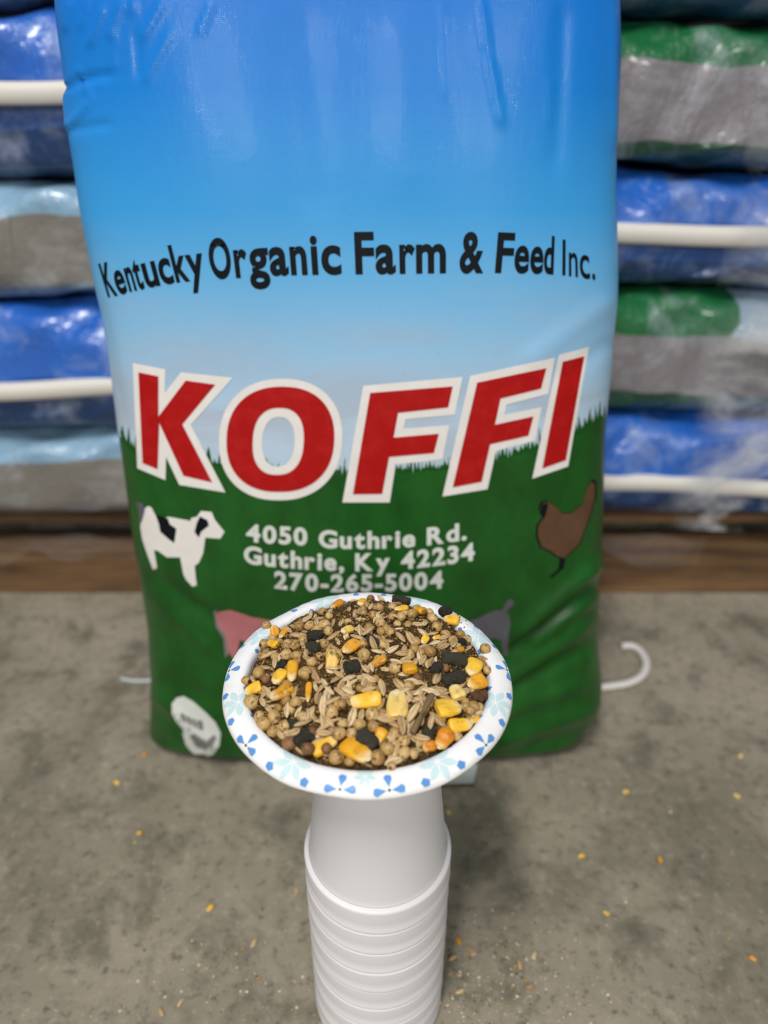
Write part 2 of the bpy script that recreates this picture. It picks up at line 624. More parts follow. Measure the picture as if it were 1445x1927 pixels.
# clear wrap over the right-hand stack, added to give it glare
V, Fc = [], []
nx, nz = 90, 130
fr = np.random.default_rng(21)
FW = [(fr.normal(0, 26), fr.normal(0, 20), fr.uniform(0, 6.28)) for _ in range(16)]
for i in range(nx):
    x = 0.405 + 0.315 * i / (nx - 1)
    for j in range(nz):
        z = 0.10 + 0.78 * j / (nz - 1)
        d = sum(math.sin(a_ * x + b_ * z + c_) for a_, b_, c_ in FW) * 0.0011
        V.append((x, SY - 0.020 + d, z))
for i in range(nx - 1):
    for j in range(nz - 1):
        Fc.append((i * nz + j, (i + 1) * nz + j, (i + 1) * nz + j + 1, i * nz + j + 1))
M = Mat('clear_wrap', 0.16, 0.8)
M.base(lin((235, 238, 242)))
al = M.ramp(M.noise(M.coord('Object', (1, 1, 2.2)), 7, 4, 0.6, 0.8), [(0.42, (0.0,) * 3), (0.68, (0.62,) * 3)])  # cloudy white opacity paints patches of glare on the wrap
wx_ = M.math('ADD', M.xyz(M.coord())[0], M.math('MULTIPLY', M.noise(M.coord(), 9, 3), 0.12))
fa = M.n('ShaderNodeMapRange')
fa.inputs[1].default_value = 0.46
fa.inputs[2].default_value = 0.53
M.l(wx_, fa.inputs[0])
M.l(M.math('MULTIPLY', al, fa.outputs[0]), M.b.inputs['Alpha'])
M.bump(M.noise(M.coord('Object', (1, 1, 0.6)), 45, 4, 0.6, 0.8), 0.7, 0.008)
tag(obj('stretch_wrap', new_mesh('stretch_wrap', V, Fc), M.m), 'shiny clear stretch wrap over the sacks right of the feed bag', 'plastic film')

# ------------------------------------------------------------------ standing feed bag
YF = [(0, .604), (.010, .587), (.03, .579), (.06, .575), (.15, .570), (.25, .569), (.35, .575), (.45, .586), (.55, .600), (.65, .617), (.74, .636), (.82, .660), (.875, .690)]
DD = [(0, .13), (.012, .15), (.05, .170), (.15, .188), (.3, .186), (.45, .170), (.6, .142), (.74, .105), (.82, .055), (.875, .010)]
LEDGE = [(105, -60), (105, 0), (111, 60), (121, 130), (126, 200), (131, 250), (141, 310), (155, 400), (172, 480), (190, 570), (205, 660), (218, 760), (232, 850), (243, 930), (255, 1020), (268, 1100), (280, 1200), (289, 1290), (291, 1370), (300, 1404)]
REDGE = [(1162, -60), (1163, 0), (1164, 100), (1161, 200), (1158, 300), (1160, 420), (1163, 520), (1160, 600), (1154, 700), (1146, 790), (1140, 900), (1134, 1000), (1126, 1100), (1121, 1200), (1118, 1300), (1114, 1360), (1098, 1400)]


def edge_table(tab):
    out = []
    for px, py in tab:
        t = tanrow(py)
        h = 0.3
        for _ in range(60):
            Y = smooth_interp(YF, h)[0] + 0.39 * smooth_interp(DD, h)[0]
            h = 0.5 * h + 0.5 * (H - Y * t)
        h = max(h, 0.0)
        dep = Y * CP - (h - H) * SP
        out.append((h, (px - CX) / F * dep))
    out.sort()
    return out


XL, XR = edge_table(LEDGE), edge_table(REDGE)
XL = [(0.0, XL[0][1])] + [t for t in XL if t[0] > 0.004] + [(0.9, XL[-1][1] - 0.004)]
XR = [(0.0, XR[0][1] - 0.012)] + [t for t in XR if t[0] > 0.004] + [(0.9, XR[-1][1] + 0.004)]
NR, NC = 330, 300
hs = np.concatenate([np.linspace(0, 0.03, 26)[:-1], np.linspace(0.03, 0.875, NR - 25)])
rows = []
for h in hs:
    yf, D = smooth_interp(YF, h)[0], smooth_interp(DD, h)[0]
    xl, xr = smooth_interp(XL, h)[0], smooth_interp(XR, h)[0]
    cx, wx = (xl + xr) / 2, (xr - xl) / 2
    a = np.linspace(0, 2 * math.pi, 1201)[:-1]
    ex = 2 / (3.2 + 1.6 * max(0.0, 1 - h / 0.16))
    cs, sn = np.cos(a), np.sin(a)
    X = cx + wx * np.sign(cs) * np.abs(cs) ** ex
    Y = yf + D / 2 - D / 2 * np.sign(sn) * np.abs(sn) ** ex
    P = np.stack([X, Y], 1)
    seg = np.linalg.norm(np.roll(P, -1, 0) - P, axis=1)
    s = np.concatenate([[0], np.cumsum(seg)])
    tt = np.linspace(0, s[-1], NC + 1)[:-1]
    Pc = np.vstack([P, P[:1]])
    rows.append(np.stack([np.interp(tt, s, Pc[:, 0]), np.interp(tt, s, Pc[:, 1]), np.full(NC, h)], 1))
G = np.array(rows)                           # NR x NC x 3
NRr = G.shape[0]
# outward normals (approx.) and folds
du = np.roll(G, -1, 1) - np.roll(G, 1, 1)
dv = np.gradient(G, axis=0)
Nn = np.cross(du, dv)
Nn /= np.linalg.norm(Nn, axis=2, keepdims=True) + 1e-12
cen = G.mean(axis=1, keepdims=True)
flip = np.sign(((G - cen) * Nn).sum(axis=2, keepdims=True).mean())
Nn *= flip
PX = proj(G.reshape(-1, 3)).reshape(NRr, NC, 2)


def seg_dist(p, a, b):
    a, b = np.array(a, float), np.array(b, float)
    d = b - a
    t = np.clip(((p - a) @ d) / (d @ d), 0, 1)
    q = a + t[..., None] * d
    return np.linalg.norm(p - q, axis=-1), t


FOLDS = [  # (start, end, width, height in mm): creases of the filled bag
    ((1135, 1050), (960, 1200), 14, 7.0), ((1130, 1095), (950, 1235), 12, -6.5), ((1120, 1120), (990, 1215), 10, 5.0),
    ((1115, 1165), (930, 1290), 14, 5.5), ((1110, 1215), (960, 1300), 12, -4.5), ((1112, 1280), (930, 1345), 14, 4.0),
    ((1118, 1330), (930, 1400), 15, 5.0), ((1110, 1370), (980, 1415), 12, -4.0), ((270, 1075), (420, 1185), 14, -3.5),
    ((285, 1120), (400, 1230), 14, 3.2), ((285, 1300), (420, 1415), 13, 4.0), ((300, 1270), (420, 1330), 16, -2.0),
    ((300, 1150), (420, 1150), 14, -1.0),
    ((135, 0), (124, 60), 5, 2.6), ((168, 0), (150, 55), 4, 2.2), ((198, 10), (168, 90), 5, 2.8), ((235, 0), (205, 75), 5, 2.6),
    ((312, 0), (268, 78), 5, 2.4), ((328, 55), (272, 158), 6, 1.7), ((400, 5), (376, 72), 5, 1.5), ((216, 60), (214, 130), 4, 1.2),
    ((252, 0), (250, 30), 5, 2.2), ((140, 150), (215, 140), 7, -2.4), ((118, 168), (165, 150), 7, -2.6), ((150, 130), (172, 188), 4, 2.0),
    ((172, 188), (128, 240), 5, 2.2), ((128, 246), (210, 232), 8, -1.5), ((258, 60), (262, 150), 5, -1.4), ((120, 175), (130, 250), 5, 1.6),
    ((904, 0), (916, 100), 6, 2.0), ((916, 100), (942, 240), 6, 2.2), ((832, 0), (842, 190), 8, 0.9), ((1058, 0), (1045, 330), 16, -1.8),
    ((1035, 150), (1033, 235), 5, 1.2), ((1150, 0), (1152, 280), 6, 1.6), ((1160, 560), (980, 690), 22, 1.6), ((1160, 640), (1040, 720), 18, -1.4),
    ((190, 560), (232, 800), 12, -1.4), ((560, 0), (600, 420), 40, -1.0), ((760, 0), (770, 380), 40, 0.8),
]
disp = np.zeros((NRr, NC))
for a_, b_, wd, amp in FOLDS:
    d, t = seg_dist(PX, a_, b_)
    fade = np.clip(np.minimum(t, 1 - t) * 6 + 0.25, 0, 1)
    disp += amp * 1e-3 * np.exp(-(d / wd) ** 2) * fade
X_, Z_ = G[..., 0], G[..., 2]
for k in range(26):
    kx, kz = rng.normal(0, 22), rng.normal(0, 13)
    disp += 0.00042 * np.sin(kx * X_ + kz * Z_ + rng.uniform(0, 6.28))
soft = np.clip(Z_ / 0.02, 0, 1)
front = Nn[..., 1] < 0.3
G2 = G + Nn * (disp * soft)[..., None]
G2[..., 2] = np.maximum(G2[..., 2], 0.0005)
# cloth-like square seam closing the top
V = G2.reshape(-1, 3)
Fc = []
for i in range(NRr - 1):
    for j in range(NC):
        j2 = (j + 1) % NC
        Fc.append((i * NC + j, i * NC + j2, (i + 1) * NC + j2, (i + 1) * NC + j))
Fc.append(tuple(reversed(range(NC))))
Fc.append(tuple((NRr - 1) * NC + j for j in range(NC)))
bag_mesh = new_mesh('feed_bag', V, Fc)
GRASS = [(150, 790), (215, 812), (255, 846), (320, 866), (400, 872), (510, 880), (640, 886), (750, 884), (844, 878), (938, 858), (1010, 840), (1083, 815), (1140, 780), (1200, 755)]
pxy = proj(V)
row_a = bag_mesh.attributes.new('print_row', 'FLOAT', 'POINT')
row_a.data.foreach_set('value', np.clip(pxy[:, 1] / 840.0, 0, 1).astype(np.float32))
bnd = smooth_interp(GRASS, np.clip(pxy[:, 0], 151, 1199))
md_a = bag_mesh.attributes.new('meadow', 'FLOAT', 'POINT')
md_a.data.foreach_set('value', (0.5 + (pxy[:, 1] - bnd) / 100.0).astype(np.float32))
bag = obj('feed_bag', bag_mesh, SACK)
tag(bag, 'upright printed feed bag, blue sky above green meadow, with big red white-edged lettering', 'feed bag')
BAG_BVH = BVHTree.FromPolygons([tuple(v) for v in V], Fc[:-2])


# ---- print on the bag
def cut_grid(V2, tris, cx_, cy_):
    bm = bmesh.new()
    vs = [bm.verts.new((x, y, 0)) for x, y in V2]
    for t in tris:
        try:
            bm.faces.new([vs[i] for i in t])
        except ValueError:
            pass
    xs = [p[0] for p in V2]
    ys = [p[1] for p in V2]
    for lo, hi, st, nrm in ((min(xs), max(xs), cx_, (1, 0, 0)), (min(ys), max(ys), cy_, (0, 1, 0))):
        q = math.ceil(lo / st) * st
        while q < hi:
            bmesh.ops.bisect_plane(bm, geom=bm.verts[:] + bm.edges[:] + bm.faces[:], plane_co=(q * nrm[0], q * nrm[1], 0), plane_no=nrm, dist=1e-6)
            q += st
    return bm


def poly_tris(outer, holes=()):
    loops = [[Vector((x, y, 0)) for x, y in outer]] + [[Vector((x, y, 0)) for x, y in h] for h in holes]
    flatv = [(v.x, v.y) for lp in loops for v in lp]
    return flatv, [tuple(t) for t in tessellate_polygon(loops)]


def print_on_bag(name, V2, tris, mat, parent, off=0.0003, cell=9):
    bm = cut_grid(V2, tris, cell, cell)
    kill = []
    for v in bm.verts:
        d = ray(v.co.x, v.co.y)
        loc, nrm, idx, dist = BAG_BVH.ray_cast(ORG, d)
        if loc is None:
            kill.append(v)
            continue
        if nrm.dot(d) > 0:
            nrm = -nrm
        v.co = loc + nrm * off
    bmesh.ops.delete(bm, geom=kill, context='VERTS')
    bmesh.ops.recalc_face_normals(bm, faces=bm.faces[:])
    if bm.faces and sum((f.normal.y * f.calc_area() for f in bm.faces)) > 0:
        bmesh.ops.reverse_faces(bm, faces=bm.faces[:])
    return obj(name, bm_mesh(name, bm), mat, parent)


def Z(pts, sc, ox, oy):
    return [(ox + sc * x, oy + sc * y) for x, y in pts]


def sup(cx_, cy_, rx, ry, n=64, e=2.3, sh=0.0):
    out = []
    for k in range(n):
        a = 2 * math.pi * k / n
        cs, sn = math.cos(a), math.sin(a)
        x = math.copysign(abs(cs) ** (2 / e), cs) * rx
        y = math.copysign(abs(sn) ** (2 / e), sn) * ry
        out.append((cx_ + x - sh * y, cy_ + y))
    return out


k3 = (460 / 1445, 220, 640)
k4 = (540 / 1445, 620, 640)
BRAND = [
    ('K', Z([(95, 135), (287, 172), (285, 310), (380, 190), (685, 222), (437, 500), (642, 900), (370, 855), (292, 690), (288, 827), (122, 757)], *k3), [],
     Z([(130, 190), (247, 213), (247, 452), (408, 238), (582, 262), (388, 497), (565, 840), (395, 800), (252, 487), (243, 762), (155, 725)], *k3), []),
    ('O', Z(sup(968, 587, 364, 359, e=2.25, sh=0.03), *k3), [Z(sup(955, 600, 96, 146, e=2.3, sh=0.04), *k3)],
     Z(sup(967, 585, 318, 311, e=2.3, sh=0.03), *k3), [Z(sup(954, 597, 151, 198, e=2.4, sh=0.04), *k3)]),
    ('F', Z([(170, 230), (670, 185), (630, 375), (383, 398), (372, 445), (603, 428), (568, 600), (333, 625), (303, 817), (65, 817)], *k4), [],
     Z([(205, 265), (620, 232), (597, 337), (345, 365), (322, 490), (550, 470), (525, 567), (300, 587), (265, 773), (118, 775)], *k4), []),
    ('F', Z([(708, 180), (1133, 88), (1100, 270), (890, 325), (880, 375), (1067, 337), (1035, 505), (838, 557), (795, 750), (568, 787)], *k4), [],
     Z([(743, 213), (1090, 140), (1063, 243), (860, 293), (832, 425), (1025, 383), (1000, 480), (808, 523), (765, 712), (620, 740)], *k4), []),
    ('I', Z([(1153, 75), (1305, 33), (1200, 635), (1020, 697)], *k4), [],
     Z([(1172, 108), (1280, 80), (1188, 603), (1070, 645)], *k4), []),
]
for ch, wo, wh, ro, rh in BRAND:
    V2, T = poly_tris(wo, wh)
    ol = print_on_bag('letter_outline', V2, T, INK_WHITE, bag, 0.0004)
    tag(ol, f'white outline of the letter {ch}')
    V2, T = poly_tris(ro, rh)
    tag(print_on_bag('brand_letter', V2, T, INK_RED, ol, 0.0008), f'red letter {ch}')

# grass blades along the meadow's edge
bm_g = []
for gx in range(222, 1142, 5):
    gy = float(smooth_interp(GRASS, gx)[0])
    hgt = rng.uniform(3, 30) * (1.25 if gx < 420 or gx > 930 else 0.95)
    wdt = rng.uniform(3, 6)
    ln = rng.uniform(-5, 5)
    bm_g.append([(gx - wdt, gy + 5), (gx + wdt, gy + 5), (gx + ln, gy - hgt)])
V2, T = [], []
for tri in bm_g:
    T.append((len(V2), len(V2) + 1, len(V2) + 2))
    V2 += tri
tag(print_on_bag('grass_blade_print', V2, T, INK_GREEN, bag, 0.00022, 12), 'green printed grass blades', kind='stuff')
V2, T = [], []
for gx in list(range(630, 860, 7)) + list(range(935, 1012, 7)):
    gy = float(smooth_interp(GRASS, gx)[0])
    T.append((len(V2), len(V2) + 1, len(V2) + 2))
    wdt = rng.uniform(2, 4)
    V2 += [(gx - wdt, gy - 14), (gx + wdt, gy - 14), (gx + rng.uniform(-2, 2), gy + rng.uniform(-4, 9))]
tag(print_on_bag('pale_grass_print', V2, T, INK_SKY, bag, 0.0003, 12), 'pale printed grass blades', kind='stuff')


# lettering from the built-in typeface
def glyph(ch, offset=0.0):
    cu = bpy.data.curves.new('glyph', 'FONT')
    cu.body = ch
    cu.size = 1
    cu.offset = offset
    cu.resolution_u = 6
    o = bpy.data.objects.new('glyph', cu)
    COL.objects.link(o)
    dg = bpy.context.evaluated_depsgraph_get()
    me = bpy.data.meshes.new_from_object(o.evaluated_get(dg))
    P = [(v.co.x, v.co.y) for v in me.vertices]
    T = [tuple(p.vertices) for p in me.polygons]
    bpy.data.objects.remove(o)
    bpy.data.curves.remove(cu)
    bpy.data.meshes.remove(me)
    return P, T


CAP = 0.729
# company name: each character with its left and right edge on the baseline
BASE = [(195, 558), (211, 556), (250, 546), (295, 536), (336, 529), (376, 525), (417, 521.5), (449, 520), (500, 516.5), (592, 514), (674, 513), (760, 512), (834, 511), (885, 511), (935, 511), (1000, 512), (1038, 514), (1059, 517), (1090, 521), (1120, 526)]
CAPH = [(195, 62), (336, 70), (417, 75), (592, 77), (674, 78.5), (885, 78), (940, 76), (1038, 72), (1059, 70), (1120, 66)]
LEAN = [(195, -0.30), (336, -0.25), (417, -0.13), (592, -0.07), (674, -0.04), (834, 0.0), (885, 0.05), (940, 0.09), (1038, 0.04), (1059, 0.01), (1120, -0.06)]
NAME = [('K', 203, 222), ('e', 223, 241), ('n', 244, 258), ('t', 259, 273), ('u', 276, 302), ('c', 305, 329), ('k', 332, 358), ('y', 357, 388),
        ('O', 399, 438), ('r', 444, 468), ('g', 470, 508), ('a', 509, 544), ('n', 548, 579), ('i', 587, 600), ('c', 606, 643),
        ('F', 669, 705), ('a', 707, 745), ('r', 752, 781), ('m', 783, 839), ('&', 864, 909),
        ('F', 931, 964), ('e', 966, 994), ('e', 996, 1021), ('d', 1022, 1041), ('I', 1057.5, 1063.5), ('n', 1070, 1087), ('c', 1091, 1110), ('.', 1114, 1120)]
for i, (ch, x0, x1) in enumerate(NAME):
    off = 0.030 if 8 <= i < 20 else (0.026 if i < 24 else 0.010)
    P, T = glyph(ch, off)
    gx0, gx1 = min(p[0] for p in P), max(p[0] for p in P)
    V2 = []
    for gx, gy in P:
        bx = x0 + (gx - gx0) / (gx1 - gx0) * (x1 - x0)
        hh = interp(CAPH, bx) * gy / CAP
        V2.append((bx + interp(LEAN, bx) * hh, float(smooth_interp(BASE, bx)[0]) - hh))
    print_on_bag('name_letter', V2, T, INK_BLACK, bag, 0.0004, 8)

ADDR = [
    ('4050 Guthrie Rd.', 463, 878, 32.5, [(455, 1015), (483, 1019), (563, 1024), (609, 1029), (686, 1031), (767, 1028), (809, 1024), (845, 1019), (885, 1013)]),
    ('Guthrie, Ky 42234', 459, 893, 32.5, [(450, 1056), (475, 1060), (550, 1068), (624, 1072), (679, 1073), (765, 1069), (820, 1063), (878, 1055), (900, 1051)]),
    ('270-265-5004', 516, 834, 32.0, [(505, 1103), (530, 1107), (586, 1111), (669, 1112), (760, 1110), (822, 1106), (850, 1103)]),
]
for text, x0, x1, ch_h, bl in ADDR:
    pen, gl = 0.0, []
    for ch in text:
        if ch == ' ':
            pen += 0.34
            continue
        P, T = glyph(ch, 0.038)
        a0, a1 = min(p[0] for p in P), max(p[0] for p in P)
        gl.append((P, T, pen, a0))
        pen += (a1 - a0) + 0.085
    tot = pen - 0.085
    for P, T, pn, a0 in gl:
        V2 = []
        for gx, gy in P:
            bx = x0 + (gx - a0 + pn) / tot * (x1 - x0)
            V2.append((bx, float(smooth_interp(bl, bx)[0]) - gy / CAP * ch_h))
        print_on_bag('address_letter', V2, T, INK_ADDR, bag, 0.0004, 10)


def pic(name, pts, mat, parent, off, label=None):
    V2, T = poly_tris(pts)
    o = print_on_bag(name, V2, T, mat, parent, off)
    if label:
        tag(o, label)
    return o


k1 = (290 / 1445, 230, 920)
cow = pic('cow_picture', Z([(200, 200), (240, 160), (275, 170), (310, 240), (400, 270), (440, 260), (600, 290), (640, 300), (650, 270), (700, 260), (740, 205), (840, 215), (870, 290), (960, 400), (920, 465), (780, 455), (760, 600), (720, 690), (680, 720), (690, 830), (700, 900), (660, 915), (600, 850), (575, 800), (545, 640), (420, 640), (340, 580), (300, 570), (330, 740), (290, 755), (240, 620), (190, 470), (172, 350)], *k1), INK_WHITE, bag, 0.0004, 'printed white cow with black patches')
pic('cow_patch', Z([(315, 240), (430, 275), (450, 330), (510, 370), (490, 505), (440, 470), (360, 400), (345, 320)], *k1), INK_BLACK, cow, 0.0007)
pic('cow_patch', Z([(730, 255), (800, 290), (815, 340), (740, 400), (720, 455), (680, 400), (700, 320)], *k1), INK_BLACK, cow, 0.0007)
pic('cow_tail', Z([(130, 120), (200, 130), (215, 200), (190, 300), (170, 330), (158, 200)], *k1), INK_GREY, cow, 0.0006)
k2 = (280 / 1226, 960, 890)
hen_pts = [(245, 300), (265, 245), (310, 235), (365, 270), (430, 335), (500, 330), (590, 260), (630, 120), (660, 70), (695, 90), (690, 220), (640, 380), (570, 570), (520, 630), (440, 700), (380, 680), (330, 640), (260, 610), (225, 520), (230, 430), (280, 360)]
hc = (450, 440)
hen0 = pic('hen_outline', Z([(hc[0] + (x - hc[0]) * 1.07, hc[1] + (y - hc[1]) * 1.05) for x, y in hen_pts], *k2), INK_BLACK, bag, 0.0003, 'dark outline of the printed hen')  # black outline printed behind the hen
pic('hen_picture', Z(hen_pts, *k2), INK_BROWN, hen0, 0.0006, 'printed brown hen')
pic('hen_head', Z([(240, 330), (262, 255), (310, 242), (300, 300), (280, 370)], *k2), INK_BLACK, hen0, 0.0009)
pic('hen_leg', Z([(408, 695), (452, 710), (440, 780), (345, 862), (320, 858), (398, 790)], *k2), INK_BLACK, hen0, 0.0005)
pig = pic('pig_picture', [(406, 1155), (415, 1150), (434, 1147.5), (455, 1154), (475, 1161), (505, 1166), (540, 1170), (560, 1180), (575, 1195), (565, 1215), (540, 1225), (530, 1245), (520, 1245), (515, 1222), (470, 1212), (452, 1203), (447, 1225), (440, 1240), (430, 1225), (425, 1195), (412, 1178)], INK_PINK, bag, 0.0005, 'printed pink pig')
pic('pig_edge', [(402, 1150), (408, 1147), (412, 1178), (426, 1196), (432, 1228), (424, 1238), (420, 1200), (407, 1180)], INK_DARK, pig, 0.0004)  # grey strip printed along the pig's left edge
goat = pic('goat_picture', [(898, 1163), (930, 1148), (945, 1147), (957, 1155), (961, 1172), (957, 1190), (955, 1232), (946, 1232), (943, 1205), (930, 1200), (900, 1205), (880, 1210), (860, 1195), (868, 1172)], INK_GREY, bag, 0.0005, 'printed grey animal with raised tail')
pic('goat_tail', [(944, 1149), (950, 1136), (956, 1127), (965, 1128), (967, 1137), (959, 1144), (953, 1151)], INK_GREY, goat, 0.0005)
kb = (210 / 1445, 270, 1280)
bad = pic('badge_print', Z([(370, 300), (430, 225), (520, 205), (640, 270), (800, 410), (930, 540), (1000, 680), (980, 850), (900, 960), (790, 1000), (650, 950), (550, 840), (510, 700), (520, 640), (430, 540), (370, 430)], *kb), INK_ADDR, bag, 0.0004, 'pale oval badge near the bag bottom')
for st in ([(470, 430), (530, 430), (565, 545), (500, 520)], [(545, 455), (600, 470), (640, 590), (580, 560)], [(615, 485), (670, 505), (705, 620), (655, 600)], [(685, 515), (765, 520), (780, 640), (720, 640)], [(600, 715), (660, 690), (800, 800), (910, 700), (950, 740), (890, 850), (790, 905), (680, 850)]):
    pic('badge_mark', Z(st, *kb), INK_DARK, bad, 0.0007)

# ------------------------------------------------------------------ small things on the floor by the bag
# white cord
def tube(pts, rad, seg=10, sub=6, flatz=1.0):
    P = np.array([tuple(p) for p in pts], float)
    t = np.arange(len(P))
    tt = np.linspace(0, len(P) - 1, (len(P) - 1) * sub + 1)
    Q = np.stack([smooth_interp(list(zip(t, P[:, k])), tt) for k in range(3)], 1)
    V, Fc = [], []
    for i in range(len(Q)):
        d = Q[min(i + 1, len(Q) - 1)] - Q[max(i - 1, 0)]
        d /= np.linalg.norm(d)
        up = np.array([0, 0, 1.0])
        s = np.cross(d, up)
        s /= np.linalg.norm(s) + 1e-9
        u = np.cross(s, d)
        rr = rad(i / (len(Q) - 1)) if callable(rad) else rad
        for k in range(seg):
            a = 2 * math.pi * k / seg
            V.append(tuple(Q[i] + rr * (math.cos(a) * s + flatz * math.sin(a) * u)))
    for i in range(len(Q) - 1):
        for k in range(seg):
            k2_ = (k + 1) % seg
            Fc.append((i * seg + k, i * seg + k2_, (i + 1) * seg + k2_, (i + 1) * seg + k))
    Fc.append(tuple(reversed(range(seg))))
    Fc.append(tuple((len(Q) - 1) * seg + k for k in range(seg)))
    return V, Fc


pts = [on_floor(x, y, 0.005) for x, y in [(1095, 1297), (1120, 1294), (1150, 1291), (1183, 1285), (1208, 1271), (1216, 1248), (1205, 1225), (1188, 1215), (1170, 1216)]]
V, Fc = tube(pts, 0.0052, flatz=0.8)
tag(obj('white_cord', new_mesh('white_cord', V, Fc), ROPE), 'white cord curling into a hook on the floor right of the feed bag', 'cord')
pts = [on_floor(x, y, 0.0022) for x, y in [(228, 1277), (250, 1281), (275, 1281), (300, 1278)]]
V, Fc = tube(pts, 0.0022, flatz=0.8)
tag(obj('white_cord', new_mesh('white_cord', V, Fc), CARD), 'short pale cord end on the floor left of the feed bag', 'cord')

# pale card lying between the cups and the bag
V, Fc = [], []
a, b = on_floor(562, 1494), on_floor(890, 1486)
c_, d_ = on_floor(898, 1440), on_floor(575, 1446)
n = 14
for lay in (0.0015, 0):
    for i in range(n + 1):
        for j in range(n + 1):
            u, v = i / n, j / n
            p = (a * (1 - u) + b * u) * (1 - v) + (d_ * (1 - u) + c_ * u) * v
            V.append((p.x, p.y, 0.0006 + lay + 0.010 * (1 - v) ** 2))
st = (n + 1) ** 2
for i in range(n):
    for j in range(n):
        q = [i * (n + 1) + j, (i + 1) * (n + 1) + j, (i + 1) * (n + 1) + j + 1, i * (n + 1) + j + 1]
        Fc.append(q)
        Fc.append([st + x for x in reversed(q)])
for i in range(n):
    for e0, e1 in ((i * (n + 1), (i + 1) * (n + 1)), ((i + 1) * (n + 1) + n, i * (n + 1) + n), (i + 1, i), (n * (n + 1) + i, n * (n + 1) + i + 1)):
        Fc.append((e0, e0 + st, e1 + st, e1))
tag(obj('pale_card', new_mesh('pale_card', V, Fc, False), CARD), 'pale grey-green card on the floor between the cups and feed bag', 'card')

# ------------------------------------------------------------------ cups
AX = (-0.0045, 0.345)
RIM_Z = H - 0.314
CUP_STEP = 0.0240
BOWL_H = 0.045
R_LIP, BAND = 0.0530, 0.0242
SH_Z = 8 * CUP_STEP                        # shoulder height of the top cup: eight rim bands are stacked
TOP_Z = RIM_Z - BOWL_H
body_h = TOP_Z - SH_Z
TAPER = 0.100


def cup_profile():
    t = 0.0021
    rs = R_LIP - 0.0036                     # body radius where it meets the band
    rb = rs - TAPER * body_h
    z0 = -BAND
    out = [(0.0001, body_h - 0.004), (rb - 0.008, body_h - 0.004), (rb - 0.006, body_h), (rb - 0.0012, body_h), (rb, body_h - 0.0012)]
    for k in range(1, 8):
        z = body_h * (1 - k / 8)
        out.append((rs - TAPER * z, z))
    out += [(rs, 0.0), (rs, -0.004), (rs - t, -0.004), (rs - t, 0.0)]
    for k in range(1, 8):
        z = (body_h - 0.006) * k / 7
        out.append((rs - t - TAPER * z, z))
    out.append((0.0001, body_h - 0.006))
    rim = [(rs + 0.00005, -0.0035), (rs + 0.0001, 0.0012), (rs + 0.0005, 0.0004), (rs + 0.0016, 0.0008), (R_LIP - 0.0008, 0.0006), (R_LIP - 0.0001, -0.0004), (R_LIP, -0.002),
           (R_LIP - 0.0002, z0 * 0.5), (R_LIP - 0.0005, z0 + 0.0040), (R_LIP + 0.0002, z0 + 0.0024), (R_LIP - 0.0001, z0 + 0.0012), (R_LIP - 0.0012, z0 + 0.0005), (R_LIP - 0.0024, z0 + 0.0004),
           (rs - t + 0.0010, z0 + 0.001), (rs - t + 0.0004, -0.006), (rs + 0.00005, -0.0035)]
    return out, rim


body_prof, rim_prof = cup_profile()
V, Fc = lathe(rim_prof, 120)
rim_mesh = new_mesh('rim_band', V, Fc)
rim_mesh.materials.append(FOAM)
V, Fc = lathe(body_prof, 120)
cup_mesh = new_mesh('foam_cup', V, Fc)
cup_mesh.materials.append(FOAM)
NM = ['topmost', 'second', 'third', 'fourth', 'fifth', 'sixth', 'seventh', 'bottom']
for k in range(8):
    o = obj('foam_cup', cup_mesh)
    o.location = (AX[0] + random.uniform(-0.0003, 0.0003) * (k > 0), AX[1] + random.uniform(-0.0003, 0.0003) * (k > 0), SH_Z - k * CUP_STEP + 0.0002)
    o.rotation_euler = (0, 0, random.uniform(0, 6.28))
    obj('rim_band', rim_mesh, None, o)
    lab = 'upside-down white foam cup, its whole body showing under the patterned bowl' if k == 0 else f'upside-down white foam cup, {NM[k]} in the stack counted from the bowl, only its rim showing'
    tag(o, lab, 'cup', 'nested upside-down foam cups')

# ------------------------------------------------------------------ bowl
BX, BY = -0.0100, 0.347
RO = 0.0888
TOP_PROF = [(0.0728, -0.0060), (0.0738, -0.0028), (0.0752, -0.0008), (0.0775, 0.0), (0.0805, -0.0003), (0.0835, -0.0013), (0.0862, -0.0028), (0.0880, -0.0045), (RO, -0.0068)]
inner = [(0.0001, -BOWL_H + 0.001), (0.042, -BOWL_H + 0.001), (0.047, -BOWL_H + 0.003), (0.056, -0.034), (0.064, -0.022), (0.069, -0.013)]
outer = [(RO - 0.0006, -0.0072), (0.0868, -0.0052), (0.083, -0.0026), (0.078, -0.0012), (0.0745, -0.004), (0.0698, -0.0135), (0.0648, -0.0228), (0.0568, -0.035), (0.0478, -BOWL_H + 0.001), (0.045, -BOWL_H), (0.0001, -BOWL_H)]


def ripple(r, a):
    """pressed pleats of the paper flange"""
    t = min(max((r - 0.070) / 0.018, 0), 1)
    return t * (0.00007 * math.sin(60 * a + 1.3 * math.sin(5 * a)) + 0.0005 * math.sin(7 * a + 1) + 0.0003 * math.sin(13 * a))


def resample(prof, n):
    P = np.array(prof)
    t = np.arange(len(P))
    tt = np.linspace(0, len(P) - 1, n)
    return list(zip(smooth_interp(list(zip(t, P[:, 0])), tt), smooth_interp(list(zip(t, P[:, 1])), tt)))


